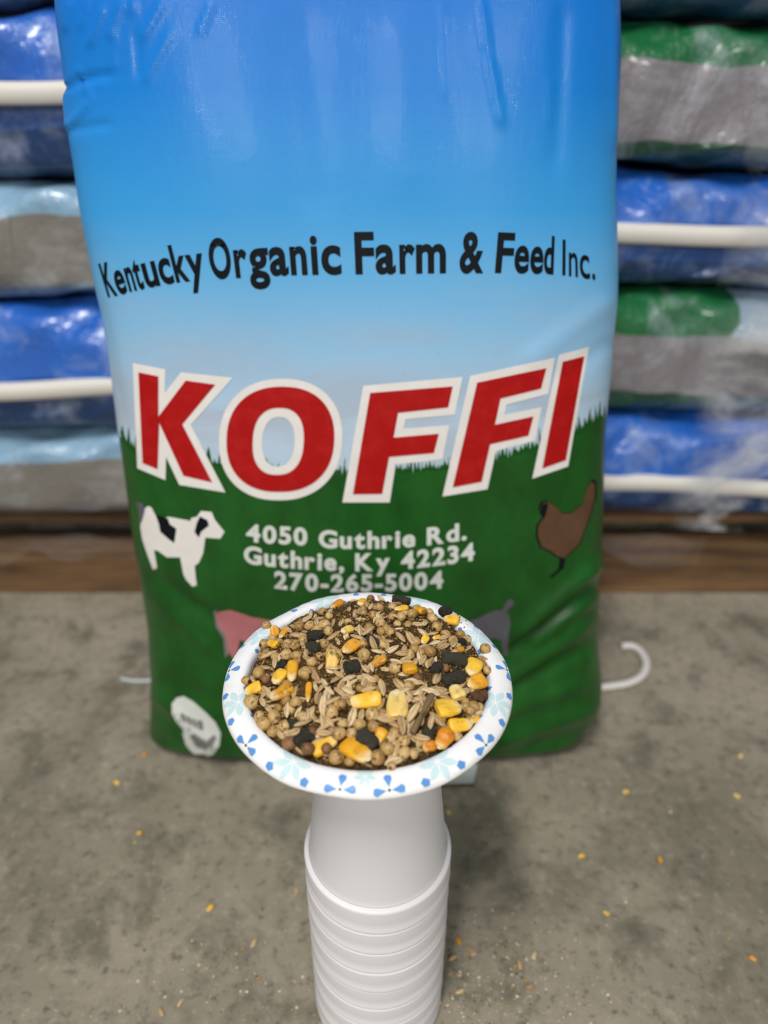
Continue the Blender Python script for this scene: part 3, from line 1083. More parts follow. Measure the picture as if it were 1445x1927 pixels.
full = resample(inner + TOP_PROF, 60) + resample(outer, 30)
NA = 240
V, Fc = lathe(full, NA)
V = [(x, y, z + ripple(math.hypot(x, y), math.atan2(y, x))) for x, y, z in V]
bowl_mesh = new_mesh('paper_bowl', V, Fc)
bowl = obj('paper_bowl', bowl_mesh, PAPER)
bowl.location = (BX, BY, RIM_Z)
tag(bowl, 'white paper bowl with blue and pale teal print, heaped with feed', 'bowl')
# printed motifs on the flange; layout in millimetres: along the rim from the front, and outwards across the flange
tp = np.array(resample(TOP_PROF, 80))
sl = np.concatenate([[0], np.cumsum(np.linalg.norm(np.diff(tp, axis=0), axis=1))]) * 1000
SMAX = sl[-1]
RM = 0.081


def rim_point(xmm, smm, off):
    a = -math.pi / 2 + xmm / 1000 / RM
    r = float(np.interp(smm, sl, tp[:, 0]))
    z = float(np.interp(smm, sl, tp[:, 1]))
    r2 = float(np.interp(smm + 0.2, sl, tp[:, 0]))
    z2 = float(np.interp(smm + 0.2, sl, tp[:, 1]))
    r0 = float(np.interp(smm - 0.2, sl, tp[:, 0]))
    z0 = float(np.interp(smm - 0.2, sl, tp[:, 1]))
    tr, tz = r2 - r0, z2 - z0
    ln = math.hypot(tr, tz) + 1e-9
    nr, nz = -tz / ln, tr / ln
    rr, zz = r + nr * off, z + nz * off
    return (rr * math.cos(a), rr * math.sin(a), zz + ripple(r, (a + math.pi) % (2 * math.pi) - math.pi))


def rim_print(name, pts, mat, off):
    pts = [(x, min(max(s, 0.1), SMAX - 0.1)) for x, s in pts]
    V2, T = poly_tris(pts)
    bm = cut_grid(V2, T, 2.0, 1.0)
    for v in bm.verts:
        v.co = rim_point(v.co.x, v.co.y, off)
    bmesh.ops.recalc_face_normals(bm, faces=bm.faces[:])
    if sum(f.normal.z * f.calc_area() for f in bm.faces) < 0:
        bmesh.ops.reverse_faces(bm, faces=bm.faces[:])
    return obj(name, bm_mesh(name, bm), mat, bowl)


print('flange mm', SMAX)
DEG = math.pi / 180 * RM * 1000


def rot(pts, a, cx_, cy_):
    ca, sa = math.cos(a), math.sin(a)
    return [(cx_ + x * ca - y * sa, cy_ + x * sa + y * ca) for x, y in pts]


wedge = [(1.2, 0.0), (6.4, -2.4), (8.0, -1.0), (7.6, 1.8), (5.6, 2.1)]
petal = [(0.8, 0), (4.2, -1.9), (7.0, -1.3), (9.0, 0.2), (6.6, 1.6), (3.8, 1.5)]
r2_ = np.random.default_rng(3)
for a0 in (-8.5, 8.5, -50, 50, -93, 93, -140, 140, -173, 173):
    cxm, cym = a0 * DEG, SMAX * 0.80
    rim_print('dot_print', rot([(-1.0, 0), (0, -1.0), (1.0, 0), (0, 1.0)], 0, cxm, cym), P_DARK, 0.00012)
    for w_a in (0, math.pi, -math.pi / 2):
        rim_print('blue_print', rot(wedge, w_a + r2_.uniform(-0.12, 0.12), cxm, cym), P_BLUE, 0.0001)
for a0 in (-29, 29, -71, 71, -116, 116, -157, 157, 0):
    cxm = a0 * DEG
    for k in range(7):
        aa = math.pi * 2 / 7 * (k + 0.25) + a0
        q = 1.25 if a0 else 0.7
        rim_print('leaf_print', rot([(x * q, y * q) for x, y in petal], aa, cxm, SMAX * 0.45), P_TEAL, 0.0001)
    if a0:
        for sx in (-1, 1):
            rim_print('blue_print', rot([(-1.9, -1.9), (1.6, -2.3), (2.6, 0.6), (0.3, 2.4), (-2.3, 1.3)], r2_.uniform(0, 3), cxm + sx * 10.5, SMAX * 0.80), P_BLUE, 0.0001)
            rim_print('blue_print', rot([(-1.8, -1.3), (1.5, -1.7), (2.1, 0.6), (0.3, 1.8), (-2.0, 1.0)], r2_.uniform(0, 3), cxm + sx * 13.2, SMAX * 0.2), P_BLUE, 0.0001)

# ------------------------------------------------------------------ feed heap
RH = 0.0738


def heap_z(x, y):
    rho = math.hypot(x, y) / RH
    d = max(0.0, 1 - rho ** 2)
    z = -0.0035 + 0.0165 * d ** 0.8 + 0.0030 * (y / RH) * (1 - 0.3 * rho)
    z += 0.0009 * math.sin(110 * x + 1) * math.cos(95 * y) + 0.0008 * math.sin(170 * x - 140 * y)
    return z


V, Fc = [(0, 0, heap_z(0, 0))], []
NRr2, NA2 = 46, 150
for i in range(1, NRr2 + 1):
    r = RH * i / NRr2
    for k in range(NA2):
        a = 2 * math.pi * k / NA2
        x, y = r * math.cos(a), r * math.sin(a)
        V.append((x, y, heap_z(x, y) + (random.uniform(-0.0006, 0.0006) if i < NRr2 else -0.003)))
for k in range(NA2):
    Fc.append((0, 1 + k, 1 + (k + 1) % NA2))
for i in range(NRr2 - 1):
    for k in range(NA2):
        k2_ = (k + 1) % NA2
        Fc.append((1 + i * NA2 + k, 1 + (i + 1) * NA2 + k, 1 + (i + 1) * NA2 + k2_, 1 + i * NA2 + k2_))
heap = obj('feed_meal', new_mesh('feed_meal', V, Fc), MEAL)
heap.location = (BX, BY, RIM_Z)
tag(heap, 'brown ground meal and dust filling the bowl between the grains', 'feed meal', kind='stuff')
BO = Vector((BX, BY, RIM_Z))
bowl_top = [tuple(v.co) for v in bowl_mesh.vertices]
nV = len(V)
ALLV = V + bowl_top
ALLF = [tuple(f) for f in Fc] + [tuple(nV + i for i in p.vertices) for p in bowl_mesh.polygons]
HEAP_BVH = BVHTree.FromPolygons(ALLV, ALLF)


def hit(px, py):
    d = ray(px, py)
    loc, nrm, i, dist = HEAP_BVH.ray_cast(ORG - BO, d)
    if loc is None:
        return None, None
    if nrm.dot(d) > 0:
        nrm = -nrm
    return loc + BO, nrm


# grain shapes (unit length along x)
def super_blob(nu, nv, fx):
    V, Fc = [], []
    V.append(fx(0.0, 0.0))
    for i in range(1, nu):
        for j in range(nv):
            V.append(fx(i / nu, 2 * math.pi * j / nv))
    V.append(fx(1.0, 0.0))
    for j in range(nv):
        Fc.append((0, 1 + (j + 1) % nv, 1 + j))
    for i in range(nu - 2):
        for j in range(nv):
            j2 = (j + 1) % nv
            Fc.append((1 + i * nv + j, 1 + i * nv + j2, 1 + (i + 1) * nv + j2, 1 + (i + 1) * nv + j))
    e = len(V) - 1
    for j in range(nv):
        Fc.append((e, 1 + (nu - 2) * nv + j, 1 + (nu - 2) * nv + (j + 1) % nv))
    return V, Fc


def corn_shape(seed):
    r = np.random.default_rng(seed)
    k1_, k2_ = r.uniform(0.98, 1.1), r.uniform(0.56, 0.72)
    ph = r.uniform(0, 6, 4)
    dent = r.uniform(0.03, 0.1)

    def f(t, a):
        x = -math.cos(math.pi * t)
        rad = max(0, 1 - abs(x) ** 4.0) ** (1 / 3.2)
        g = (x + 1) / 2
        wy = (k2_ + (1 - k2_) * g ** 0.8) * rad
        wz = (0.72 + 0.28 * g) * rad
        cs, sn = math.cos(a), math.sin(a)
        y = math.copysign(abs(cs) ** 0.72, cs) * wy * 0.5
        z = math.copysign(abs(sn) ** 0.78, sn) * wz * 0.5
        if sn > 0:
            z -= 0.16 * math.exp(-(y / 0.16) ** 2) * math.exp(-((x + 0.25) / 0.45) ** 2)
        xx = 0.5 * x
        if x > 0.8:
            xx -= dent * math.exp(-(z / 0.2) ** 2) * math.exp(-(y / 0.3) ** 2)
        w_ = 1 + 0.04 * math.sin(3 * a + ph[0]) + 0.03 * math.sin(6 * x + ph[1])
        return (xx, y * w_ * k1_, z * w_)
    return super_blob(18, 20, f)


def oat_shape(seed):
    r = np.random.default_rng(seed)
    bend = r.uniform(-0.12, 0.12)

    def f(t, a):
        x = -math.cos(math.pi * t)
        rad = max(0, 1 - abs(x) ** 2.0) ** 0.72 * (1 - 0.12 * x)
        cs, sn = math.cos(a), math.sin(a)
        y = cs * rad * 0.5
        z = sn * rad * 0.5
        if sn > 0:
            z -= 0.20 * math.exp(-(y / 0.10) ** 2) * rad
        return (0.5 * x, y + bend * (x * x), z)
    return super_blob(14, 16, f)


def pea_shape(seed):
    r = np.random.default_rng(seed)
    ph = r.uniform(0, 6, 6)
    am = r.uniform(0.01, 0.035)

    def f(t, a):
        x = -math.cos(math.pi * t)
        rad = math.sin(math.pi * t)
        y, z = rad * math.cos(a), rad * math.sin(a)
        w_ = 0.5 * (1 + am * math.sin(3 * x + 2 * y + ph[0]) + am * math.sin(4 * z + ph[1]) + am * math.sin(3 * y - 3 * z + ph[2]))
        return (x * w_, y * w_, z * w_)
    return super_blob(14, 18, f)


def pellet_shape(seed, rough=0.08):
    r = np.random.default_rng(seed)
    ph = r.uniform(0, 6, 10)

    def f(t, a):
        x = -math.cos(math.pi * t)
        rad = max(0, 1 - abs(x) ** 9) ** (1 / 4)
        w_ = 1 + rough * (math.sin(2 * a + 5 * x + ph[0]) + 0.7 * math.sin(5 * a - 7 * x + ph[1]) + 0.5 * math.sin(9 * a + 11 * x + ph[2]))
        return (0.5 * x * (1 + 0.06 * math.sin(2 * a + ph[3])), 0.5 * rad * math.cos(a) * w_, 0.5 * rad * math.sin(a) * w_)
    return super_blob(20, 22, f)


def variants(name, fn, n, mat):
    out = []
    for k in range(n):
        V, Fc = fn(k + 11)
        m_ = new_mesh(name, V, Fc)
        m_.materials.append(mat)
        out.append(m_)
    return out


PEAS = variants('field_pea', pea_shape, 5, PEA)
PEASB = variants('brown_pea', pea_shape, 3, PEA_BROWN)
OATS = variants('oat_grain', oat_shape, 5, OAT)
CORN = {k: variants('corn_kernel', corn_shape, 4, m_) for k, m_ in (('y', CORN_Y), ('o', CORN_O), ('p', CORN_P), ('d', CORN_D))}
PELL = variants('feed_pellet', pellet_shape, 4, PELLET)
LUMPS = variants('brown_lump', lambda s: pellet_shape(s, 0.12), 2, LUMP)
V, Fc = super_blob(8, 10, lambda t, a: (-0.5 + 0.06 * -math.cos(math.pi * t), 0.13 * math.sin(math.pi * t) * math.cos(a) * 1.2, 0.13 * math.sin(math.pi * t) * math.sin(a)))
TIPM = new_mesh('tip_cap', V, Fc)
TIPM.materials.append(TIP)

SPH_C, SPH_R = [], []


def pen(cs, rs):
    if not SPH_C:
        return 0.0
    C_ = np.array(SPH_C)
    R_ = np.array(SPH_R)
    mx = 0.0
    for c, r in zip(cs, rs):
        d = np.linalg.norm(C_ - c, axis=1)
        mx = max(mx, float((R_ + r - d).max()))
    return mx


SCALE = 3120.0                              # pixels per metre at the bowl


def place(meshes, name, px, py, L, W, T, ang, max_lift=0.007, tol=0.0007, sink=0.25, roll=None, must=True, k=None):
    """L, W, T in metres; ang is the direction of the long axis as seen"""
    loc, nrm = hit(px, py)
    if loc is None:
        return None
    da = math.radians(ang)
    e = 4.0
    p1, _ = hit(px + e * math.cos(da), py - e * math.sin(da))
    d = None
    if p1 is not None:
        d = p1 - loc
    if d is None or d.length < 1e-6 or d.length > 0.01:
        d = Vector((math.cos(da), math.sin(da), 0))
    nrm = (nrm + Vector((0, 0, 0.6))).normalized()
    d = (d - nrm * d.dot(nrm)).normalized()
    tilt = random.uniform(-0.14, 0.14)
    d = (d + nrm * tilt).normalized()
    s = nrm.cross(d).normalized()
    n2 = d.cross(s).normalized()
    if roll is None:
        roll = random.uniform(-0.5, 0.5)
    R = Matrix((d, s, n2)).transposed().to_4x4() @ Matrix.Rotation(roll, 4, 'X')
    base = loc + nrm * (T * (0.5 - sink))
    rad = T * 0.46
    nsp = max(1, int(round(L / max(T, 1e-4))))
    offs = [0.0] if nsp == 1 else [(-0.5 + (q + 0.5) / nsp) * (L - 0.1 * T) for q in range(nsp)]
    if name == 'oat_grain':
        offs = [-0.3 * L, 0, 0.3 * L]
    lift = 0.0
    while True:
        cen_ = base + nrm * lift
        cs = [np.array(cen_ + d * q) for q in offs]
        if pen(cs, [rad] * len(cs)) < tol:
            break
        lift += 0.0005
        if lift > max_lift:
            if not must:
                return None
            break
    for c in cs:
        SPH_C.append(c)
        SPH_R.append(rad)
    me = meshes[random.randrange(len(meshes)) if k is None else k % len(meshes)]
    o = obj(name, me)
    o.matrix_world = Matrix.Translation(base + nrm * lift) @ R @ Matrix.Diagonal((L, W, T, 1))
    return o


MARKS, FEED = [], []
SHORT = {
    'long yellow corn kernel lying sideways in the front middle of the feed': 'long yellow front corn kernel lying sideways',
    'pale-backed corn kernel pointing straight up in the front middle of the feed': 'pale-backed upright front corn kernel',
    'broad golden corn kernel with roasted patch, front right of the feed': 'broad roasted golden corn kernel',
    'yellow corn kernel lying flat against the right front rim': 'flat yellow kernel at right front rim',
    'small orange corn kernel just left of the round orange one': 'small orange kernel at the right front rim',
    'large golden corn kernel with white tip at the front rim': 'large white-tipped golden kernel at front rim',
    'yellow corn chip half hidden beside the front dark pellet': 'yellow chip beside the front dark pellet',
    'tall golden corn kernel with a dark speck beside the right pellets': 'tall speckled golden kernel at right',
    'orange-yellow corn kernel lying below the speckled tall one at right': 'orange-yellow kernel below the tall speckled one',
    'broken white and yellow corn kernel at the heap centre': 'broken white-yellow kernel at heap centre',
    'orange corn kernel high on the heap, left of centre': 'orange kernel high on the heap',
    'upright bright yellow corn kernel left of the heap centre': 'upright bright yellow kernel left of centre',
    'thin yellow corn kernel on edge at the upper left': 'thin yellow kernel at upper left',
    'small yellow corn kernel below the upper left orange one': 'small yellow kernel at the upper left',
    'yellow corn kernel at the back, next to the brown pea': 'yellow kernel beside the back brown pea',
    'flat yellow corn kernel at the back below the black pellet': 'flat yellow kernel below the back pellet',
    'yellow corn kernel at the back right of the flat one': 'yellow kernel right of the back flat one',
    'small tan corn kernel near the top of the heap': 'small tan kernel near the heap top',
    'tiny yellow corn chip right of the other chip, back right': 'tiny yellow chip at the back right',
    'upper of the two long black pellets on the right': 'upper long black pellet on the right',
    'lower of the two long black pellets on the right': 'lower long black pellet on the right',
    'dark crumbly pellet, upper of two at the upper left': 'upper crumbly pellet at the upper left',
    'dark crumbly pellet, lower of two at the upper left': 'lower crumbly pellet at the upper left',
    'small dark pellet above the upright corn kernel at left': 'small pellet above the upright left kernel',
    'dark pellet behind an oat near the top of the heap': 'dark pellet near the heap top',
    'small dark pellet bit at the right, below the back peas': 'small dark pellet bit at right',
    'large crumbly dark pellet at the front rim beside the golden corn': 'large crumbly pellet at the front rim',
}


def zp(zx, zy):
    return 400 + 0.4014 * zx, 1090 + 0.4014 * zy


MM = 0.4014 / SCALE                         # measured units -> metres

# corn kernels: x, y, length, width, direction of the crown, kind, label
CORNS = [
    (720, 578, 140, 76, 5, 'y', 'long yellow corn kernel lying sideways in the front middle of the feed'),
    (862, 602, 128, 90, -90, 'p', 'pale-backed corn kernel pointing straight up in the front middle of the feed'),
    (1098, 617, 112, 92, 180, 'y', 'broad golden corn kernel with roasted patch, front right of the feed'),
    (1150, 695, 108, 60, 180, 'y', 'yellow corn kernel lying flat against the right front rim'),
    (1078, 758, 84, 74, 60, 'o', 'round orange corn kernel at the right front rim'),
    (1013, 793, 56, 46, 20, 'o', 'small orange corn kernel just left of the round orange one'),
    (673, 815, 128, 84, 140, 'y', 'large golden corn kernel with white tip at the front rim'),
    (528, 790, 108, 60, 215, 'y', 'slanting yellow corn kernel at the front left rim'),
    (785, 745, 56, 52, 60, 'y', 'yellow corn chip half hidden beside the front dark pellet'),
    (1215, 425, 98, 78, 65, 'y', 'tall golden corn kernel with a dark speck beside the right pellets'),
    (1232, 497, 92, 68, 15, 'o', 'orange-yellow corn kernel lying below the speckled tall one at right'),
    (1145, 545, 72, 64, -60, 'p', 'tan greenish corn kernel below the right dark pellets'),
    (925, 428, 78, 70, -70, 'y', 'squat yellow corn kernel right of the heap centre'),
    (775, 400, 92, 40, 15, 'd', 'broken white and yellow corn kernel at the heap centre'),
    (648, 332, 92, 60, 50, 'o', 'orange corn kernel high on the heap, left of centre'),
    (560, 395, 100, 62, 80, 'd', 'dirt-stained corn kernel with hollow face, left of centre'),
    (377, 443, 104, 56, 88, 'y', 'upright bright yellow corn kernel left of the heap centre'),
    (320, 472, 72, 60, 70, 'y', 'yellow corn kernel leaning on the upright bright one'),
    (200, 527, 76, 52, 30, 'y', 'yellow corn kernel by the left rim'),
    (330, 545, 104, 60, 40, 'd', 'broken whitish corn kernel caked with meal, left side'),
    (452, 535, 92, 30, 80, 'o', 'thin orange corn sliver buried upright in the meal'),
    (285, 260, 80, 50, 0, 'o', 'orange corn kernel at the upper left rim'),
    (333, 262, 76, 32, 60, 'y', 'thin yellow corn kernel on edge at the upper left'),
    (287, 316, 66, 42, 0, 'y', 'small yellow corn kernel below the upper left orange one'),
    (587, 132, 74, 46, 25, 'o', 'orange corn kernel at the far back rim'),
    (698, 123, 60, 44, 45, 'y', 'yellow corn kernel at the back, next to the brown pea'),
    (885, 148, 72, 36, 0, 'y', 'flat yellow corn kernel at the back below the black pellet'),
    (965, 160, 62, 58, -30, 'y', 'yellow corn kernel at the back right of the flat one'),
    (1125, 200, 82, 60, 0, 'y', 'pale-tipped corn kernel at the back right rim'),
    (630, 250, 62, 42, 10, 'p', 'small tan corn kernel near the top of the heap'),
    (990, 290, 46, 34, 60, 'y', 'yellow corn chip among oats, back right'),
    (1050, 280, 44, 24, 0, 'y', 'tiny yellow corn chip right of the other chip, back right'),
    (1150, 345, 64, 38, 0, 'd', 'crumbled corn bit above the right dark pellets'),
    (1225, 665, 54, 30, 25, 'y', 'yellow corn end poking out at the right rim'),
]
for q, (x, y, L, W, an, kd, lab) in enumerate(CORNS):
    px, py = zp(x, y)
    fs = 0.94 + 0.12 * abs(math.sin(math.radians(an)))     # foreshortened when it points away from the viewer
    L_, W_ = L * MM * fs * 1.12, W * MM * 1.15
    o = place(CORN[kd], 'corn_kernel', px, py, L_, W_, min(W_ * 0.72, 0.0058), an, sink=0.04, roll=random.uniform(-0.25, 0.25), k=q)
    tag(o, lab, 'corn kernel', 'corn kernels in the bowl')
    MARKS.append((px, py, lab))
    if L > 60 and kd != 'd':
        obj('tip_cap', TIPM, None, o)

PELLETS = [
    (885, 102, 102, 44, -10, 'black feed pellet lying at the back rim'),
    (1090, 158, 66, 54, 20, 'roundish dark pellet at the back right rim'),
    (1128, 385, 122, 66, -5, 'upper of the two long black pellets on the right'),
    (1125, 475, 116, 60, -6, 'lower of the two long black pellets on the right'),
    (480, 275, 78, 54, 10, 'dark crumbly pellet, upper of two at the upper left'),
    (477, 332, 72, 60, 0, 'dark crumbly pellet, lower of two at the upper left'),
    (325, 412, 62, 46, 20, 'small dark pellet above the upright corn kernel at left'),
    (655, 420, 78, 62, 20, 'dark round pellet at the heap centre'),
    (752, 306, 88, 54, -25, 'dark pellet behind an oat near the top of the heap'),
    (1168, 305, 46, 36, 60, 'small dark pellet bit at the right, below the back peas'),
    (432, 755, 80, 76, 50, 'greenish black pellet at the front left rim'),
    (725, 765, 98, 84, -40, 'large crumbly dark pellet at the front rim beside the golden corn'),
    (1010, 730, 66, 60, 70, 'greenish dark pellet in front of the twig'),
    (380, 686, 56, 42, -20, 'small dark pellet among peas at the front left'),
    (1045, 425, 56, 50, 60, 'dark broken pellet left of the long black pellets'),
]
for q, (x, y, L, W, an, lab) in enumerate(PELLETS):
    px, py = zp(x, y)
    W_ = min(W * MM, 0.0092)
    o = place(PELL, 'feed_pellet', px, py, max(L * MM, W_ * 0.95), W_, W_ * 0.95, an, sink=0.25, k=q)
    tag(o, lab, 'feed pellet', 'dark feed pellets in the bowl')
    MARKS.append((px, py, lab))
px, py = zp(1243, 555)
tag(place(LUMPS, 'brown_lump', px, py, 0.0115, 0.0068, 0.0062, 15), 'knobbly brown feed lump at the right rim', 'feed lump')
px, py = zp(265, 492)
tag(place(LUMPS, 'brown_lump', px, py, 0.0075, 0.0062, 0.005, 40, k=1), 'dark brown lump beside the leaning yellow kernel at left', 'feed lump')

# twig
pa, na = hit(*zp(1030, 588))
pb, nb = hit(*zp(935, 755))
pm_, nm_ = hit(*zp(985, 665))
up = Vector((0, 0, 1))
V, Fc = tube([pa + up * 0.0078, pm_ + up * 0.0074, pb + up * 0.0056], lambda t: 0.0016 + 0.0004 * math.sin(9 * t), seg=10, sub=12)
c0 = Vector(pm_)
tw = obj('twig', new_mesh('twig', [Vector(v) - c0 for v in V], Fc), TWIG)
tw.location = c0
tag(tw, 'grey-brown twig leaning on the feed at the front right', 'twig')
for t in np.linspace(0, 1, 8):
    SPH_C.append(np.array(pa.lerp(pb, float(t)) + up * 0.0068))
    SPH_R.append(0.0022)

PEALIST = [(255, 225, 45), (235, 312, 55), (520, 165, 50), (548, 182, 45), (525, 225, 58), (545, 252, 50), (527, 312, 54), (465, 397, 50), (388, 322, 56), (352, 368, 60), (395, 372, 52), (437, 452, 62), (170, 487, 56), (222, 456, 66), (195, 590, 74), (248, 370, 66), (392, 590, 56), (225, 650, 46), (245, 690, 62), (293, 655, 64), (340, 702, 56), (288, 722, 54), (348, 328, 48), (935, 177, 56), (885, 187, 50), (1020, 160, 46), (1030, 197, 56), (1045, 237, 56), (1088, 270, 52), (1125, 298, 50), (1200, 290, 52), (1278, 335, 54), (1020, 355, 60), (712, 358, 62), (858, 428, 56), (1275, 412, 50), (1292, 434, 44), (560, 632, 66), (590, 594, 50), (617, 688, 50), (600, 742, 58), (653, 732, 50), (690, 695, 56), (748, 648, 62), (756, 706, 56), (817, 800, 60), (773, 845, 66), (585, 845, 66), (898, 772, 58), (900, 825, 56), (645, 862, 46), (780, 215, 56), (1220, 605, 52), (1180, 608, 46), (1190, 642, 42), (800, 640, 44), (310, 610, 40), (690, 520, 42), (935, 838, 46), (1140, 740, 46), (505, 370, 42), (455, 228, 52), (440, 200, 40), (735, 255, 44), (610, 610, 40), (840, 890, 40)]
BROWNS = [(740, 95, 42), (962, 470, 46), (365, 777, 62), (445, 812, 56), (470, 722, 46), (1090, 425, 40), (250, 495, 40), (545, 815, 44)]


def region(px, py):
    x, y = (px - 691) / 232.0, (py - 1285) / 160.0
    if math.hypot(x, y) < 0.42:
        return 'in the middle of the heap'
    a = math.degrees(math.atan2(-y, x)) % 360
    names = ['by the right rim', 'at the back right', 'along the back rim', 'at the back left', 'by the left rim', 'at the front left', 'along the front rim', 'at the front right']
    return names[int(((a + 22.5) % 360) // 45)]


for x, y, d in PEALIST:
    px, py = zp(x, y)
    D_ = d * MM
    o = place(PEAS, 'field_pea', px, py, D_ * random.uniform(0.98, 1.12), D_ * random.uniform(0.95, 1.02), D_ * random.uniform(0.9, 1.0), random.uniform(0, 360), sink=0.2, roll=random.uniform(0, 6.28))
    if o:
        rg = region(px, py)
        tag(o, f'round tan pea in the feed {rg}', 'pea', f'tan peas {rg}')
        FEED.append((o, px, py, 'tan pea'))
for q, (x, y, d) in enumerate(BROWNS):
    px, py = zp(x, y)
    D_ = d * MM
    o = place(PEASB, 'brown_pea', px, py, D_ * 1.1, D_, D_ * 0.9, random.uniform(0, 360), sink=0.2, roll=random.uniform(0, 6.28))
    if o:
        rg = region(px, py)
        tag(o, f'dark brown pea in the feed {rg}', 'pea', f'brown peas {rg}')
        FEED.append((o, px, py, 'brown pea'))

OATLIST = [(780, 187, 76, 0), (695, 193, 52, 15), (690, 245, 72, -85), (730, 266, 70, 40), (825, 255, 76, 15), (740, 325, 82, -25), (838, 335, 78, 25), (930, 285, 78, -70), (880, 278, 80, -60), (905, 382, 70, 15), (975, 378, 78, -75), (990, 322, 76, 0), (1085, 320, 78, 0), (1030, 258, 60, 10), (962, 215, 66, -5), (865, 122, 66, 10), (860, 390, 60, -20), (885, 507, 108, -45), (978, 565, 82, -85), (1050, 470, 82, 65), (1055, 522, 76, -20), (1075, 553, 80, -20), (945, 486, 82, -15), (1265, 375, 72, 8), (1240, 635, 62, 30), (495, 557, 104, 75), (540, 548, 82, 80), (515, 515, 60, 70), (605, 500, 70, 70), (585, 470, 84, 35), (650, 495, 72, 35), (705, 482, 66, 60), (722, 512, 60, 75), (795, 512, 82, -80), (615, 552, 60, 80), (655, 650, 82, 75), (695, 652, 56, 80), (520, 668, 78, -8), (577, 668, 58, 15), (500, 722, 100, 45), (535, 692, 80, 35), (515, 755, 102, 25), (370, 730, 104, 25), (450, 650, 100, 60), (475, 450, 82, -55), (265, 612, 62, -50), (260, 546, 62, -40), (308, 378, 74, 60), (272, 372, 72, 35), (570, 270, 76, 45), (565, 208, 60, 80), (595, 355, 62, -50), (680, 382, 72, -15), (845, 682, 80, -45), (880, 707, 82, -80), (908, 705, 80, 82), (928, 690, 80, 78), (940, 640, 84, 55), (1055, 667, 82, -45), (1025, 692, 62, 80), (840, 757, 72, -50), (858, 815, 62, 75), (950, 805, 62, -5), (850, 857, 82, 20), (970, 755, 62, 80), (900, 580, 72, -70), (792, 97, 54, -50), (660, 105, 52, 0), (815, 295, 72, -5), (1200, 325, 54, 30), (400, 268, 78, -10), (240, 420, 84, 10), (520, 600, 74, 80), (560, 592, 72, 25), (300, 400, 60, 75), (430, 690, 70, 30), (610, 440, 60, 60), (760, 545, 60, 70), (915, 545, 60, -60), (995, 620, 74, 60), (640, 470, 60, 20), (1010, 400, 60, 70)]


def add_oat(px, py, L, an, must, lift, sink=0.15):
    W_ = L * random.uniform(0.30, 0.38)
    T_ = W_ * 0.72
    o = place(OATS, 'oat_grain', px, py, L, W_, T_, an, max_lift=lift, tol=0.0009, sink=sink, roll=random.uniform(-0.6, 0.6) + (math.pi if random.random() < 0.3 else 0), must=must)
    if o:
        rg = region(px, py)
        tag(o, f'slender straw-coloured oat grain in the feed {rg}', 'oat grain', f'oat grains {rg}')
        FEED.append((o, px, py, 'oat grain'))
    return o


for x, y, L, an in OATLIST:
    px, py = zp(x, y)
    fs = 1.0 + 0.3 * abs(math.sin(math.radians(an)))
    add_oat(px, py, min(L * MM * fs * 1.08, 0.0145), an, True, 0.006)
# further oats and peas between them
n_o = n_p = 0
for tries in range(2600):
    if n_o >= 150 and n_p >= 55:
        break
    a = random.uniform(0, 2 * math.pi)
    r = math.sqrt(random.random()) * 0.97
    px, py = 691 + 230 * r * math.cos(a), 1285 - 158 * r * math.sin(a)
    loc, nrm = hit(px, py)
    if loc is None or math.hypot(loc.x - BX, loc.y - BY) > 0.0715:
        continue
    if random.random() < 0.72 and n_o < 150:
        if add_oat(px, py, random.uniform(0.0075, 0.0115), random.uniform(0, 180), False, 0.0026, 0.3):
            n_o += 1
    elif n_p < 55:
        D_ = random.uniform(0.0052, 0.0076)
        o = place(PEAS, 'field_pea', px, py, D_ * 1.08, D_, D_ * 0.94, random.uniform(0, 360), max_lift=0.002, tol=0.0012, sink=0.45, roll=random.uniform(0, 6.28), must=False)
        if o:
            n_p += 1
            rg = region(px, py)
            tag(o, f'round tan pea in the feed {rg}', 'pea', f'tan peas {rg}')
            FEED.append((o, px, py, 'tan pea'))
print('fill', n_o, n_p, len(SPH_C))


# single the grains out by the kernel or pellet each lies next to
pairs = []
for fi, (o, px, py, kd) in enumerate(FEED):
    for mi, (mx, my, lab) in enumerate(MARKS):
        dx, dy = px - mx, (py - my) * 1.35
        ds = math.hypot(dx, dy)
        if ds < 95:
            side_ = ('right of' if dx > 0 else 'left of') if abs(dx) > abs(dy) else ('in front of' if dy > 0 else 'behind')
            pairs.append((ds, fi, mi, side_, kd))
done, used = set(), set()
for ds, fi, mi, side_, kd in sorted(pairs):
    if fi in done or (mi, side_, kd) in used:
        continue
    mk = SHORT.get(MARKS[mi][2], MARKS[mi][2])
    done.add(fi)
    used.add((mi, side_, kd))
    FEED[fi][0]['label'] = f'nearest {kd} {side_} the {mk}'


# chaff and crumbs over the meal
def crumbs(name, pts, lo, hi):
    V, Fc = [], []
    for p, nrm in pts:
        L = random.uniform(lo, hi)
        W = L * random.uniform(0.25, 0.9)
        t = L * random.uniform(0.15, 0.4)
        a = Vector((random.gauss(0, 1), random.gauss(0, 1), random.gauss(0, 0.4))).normalized()
        b = a.cross(Vector((0, 0, 1)) + Vector((random.gauss(0, .3), random.gauss(0, .3), 0))).normalized()
        c = a.cross(b)
        k = len(V)
        for q in (a * L, b * W, -a * L, -b * W, c * t, -c * t):
            V.append(p + q * 0.5)
        for f in ((0, 1, 4), (1, 2, 4), (2, 3, 4), (3, 0, 4), (1, 0, 5), (2, 1, 5), (3, 2, 5), (0, 3, 5)):
            Fc.append((k + f[0], k + f[1], k + f[2]))
    return new_mesh(name, V, Fc, False)


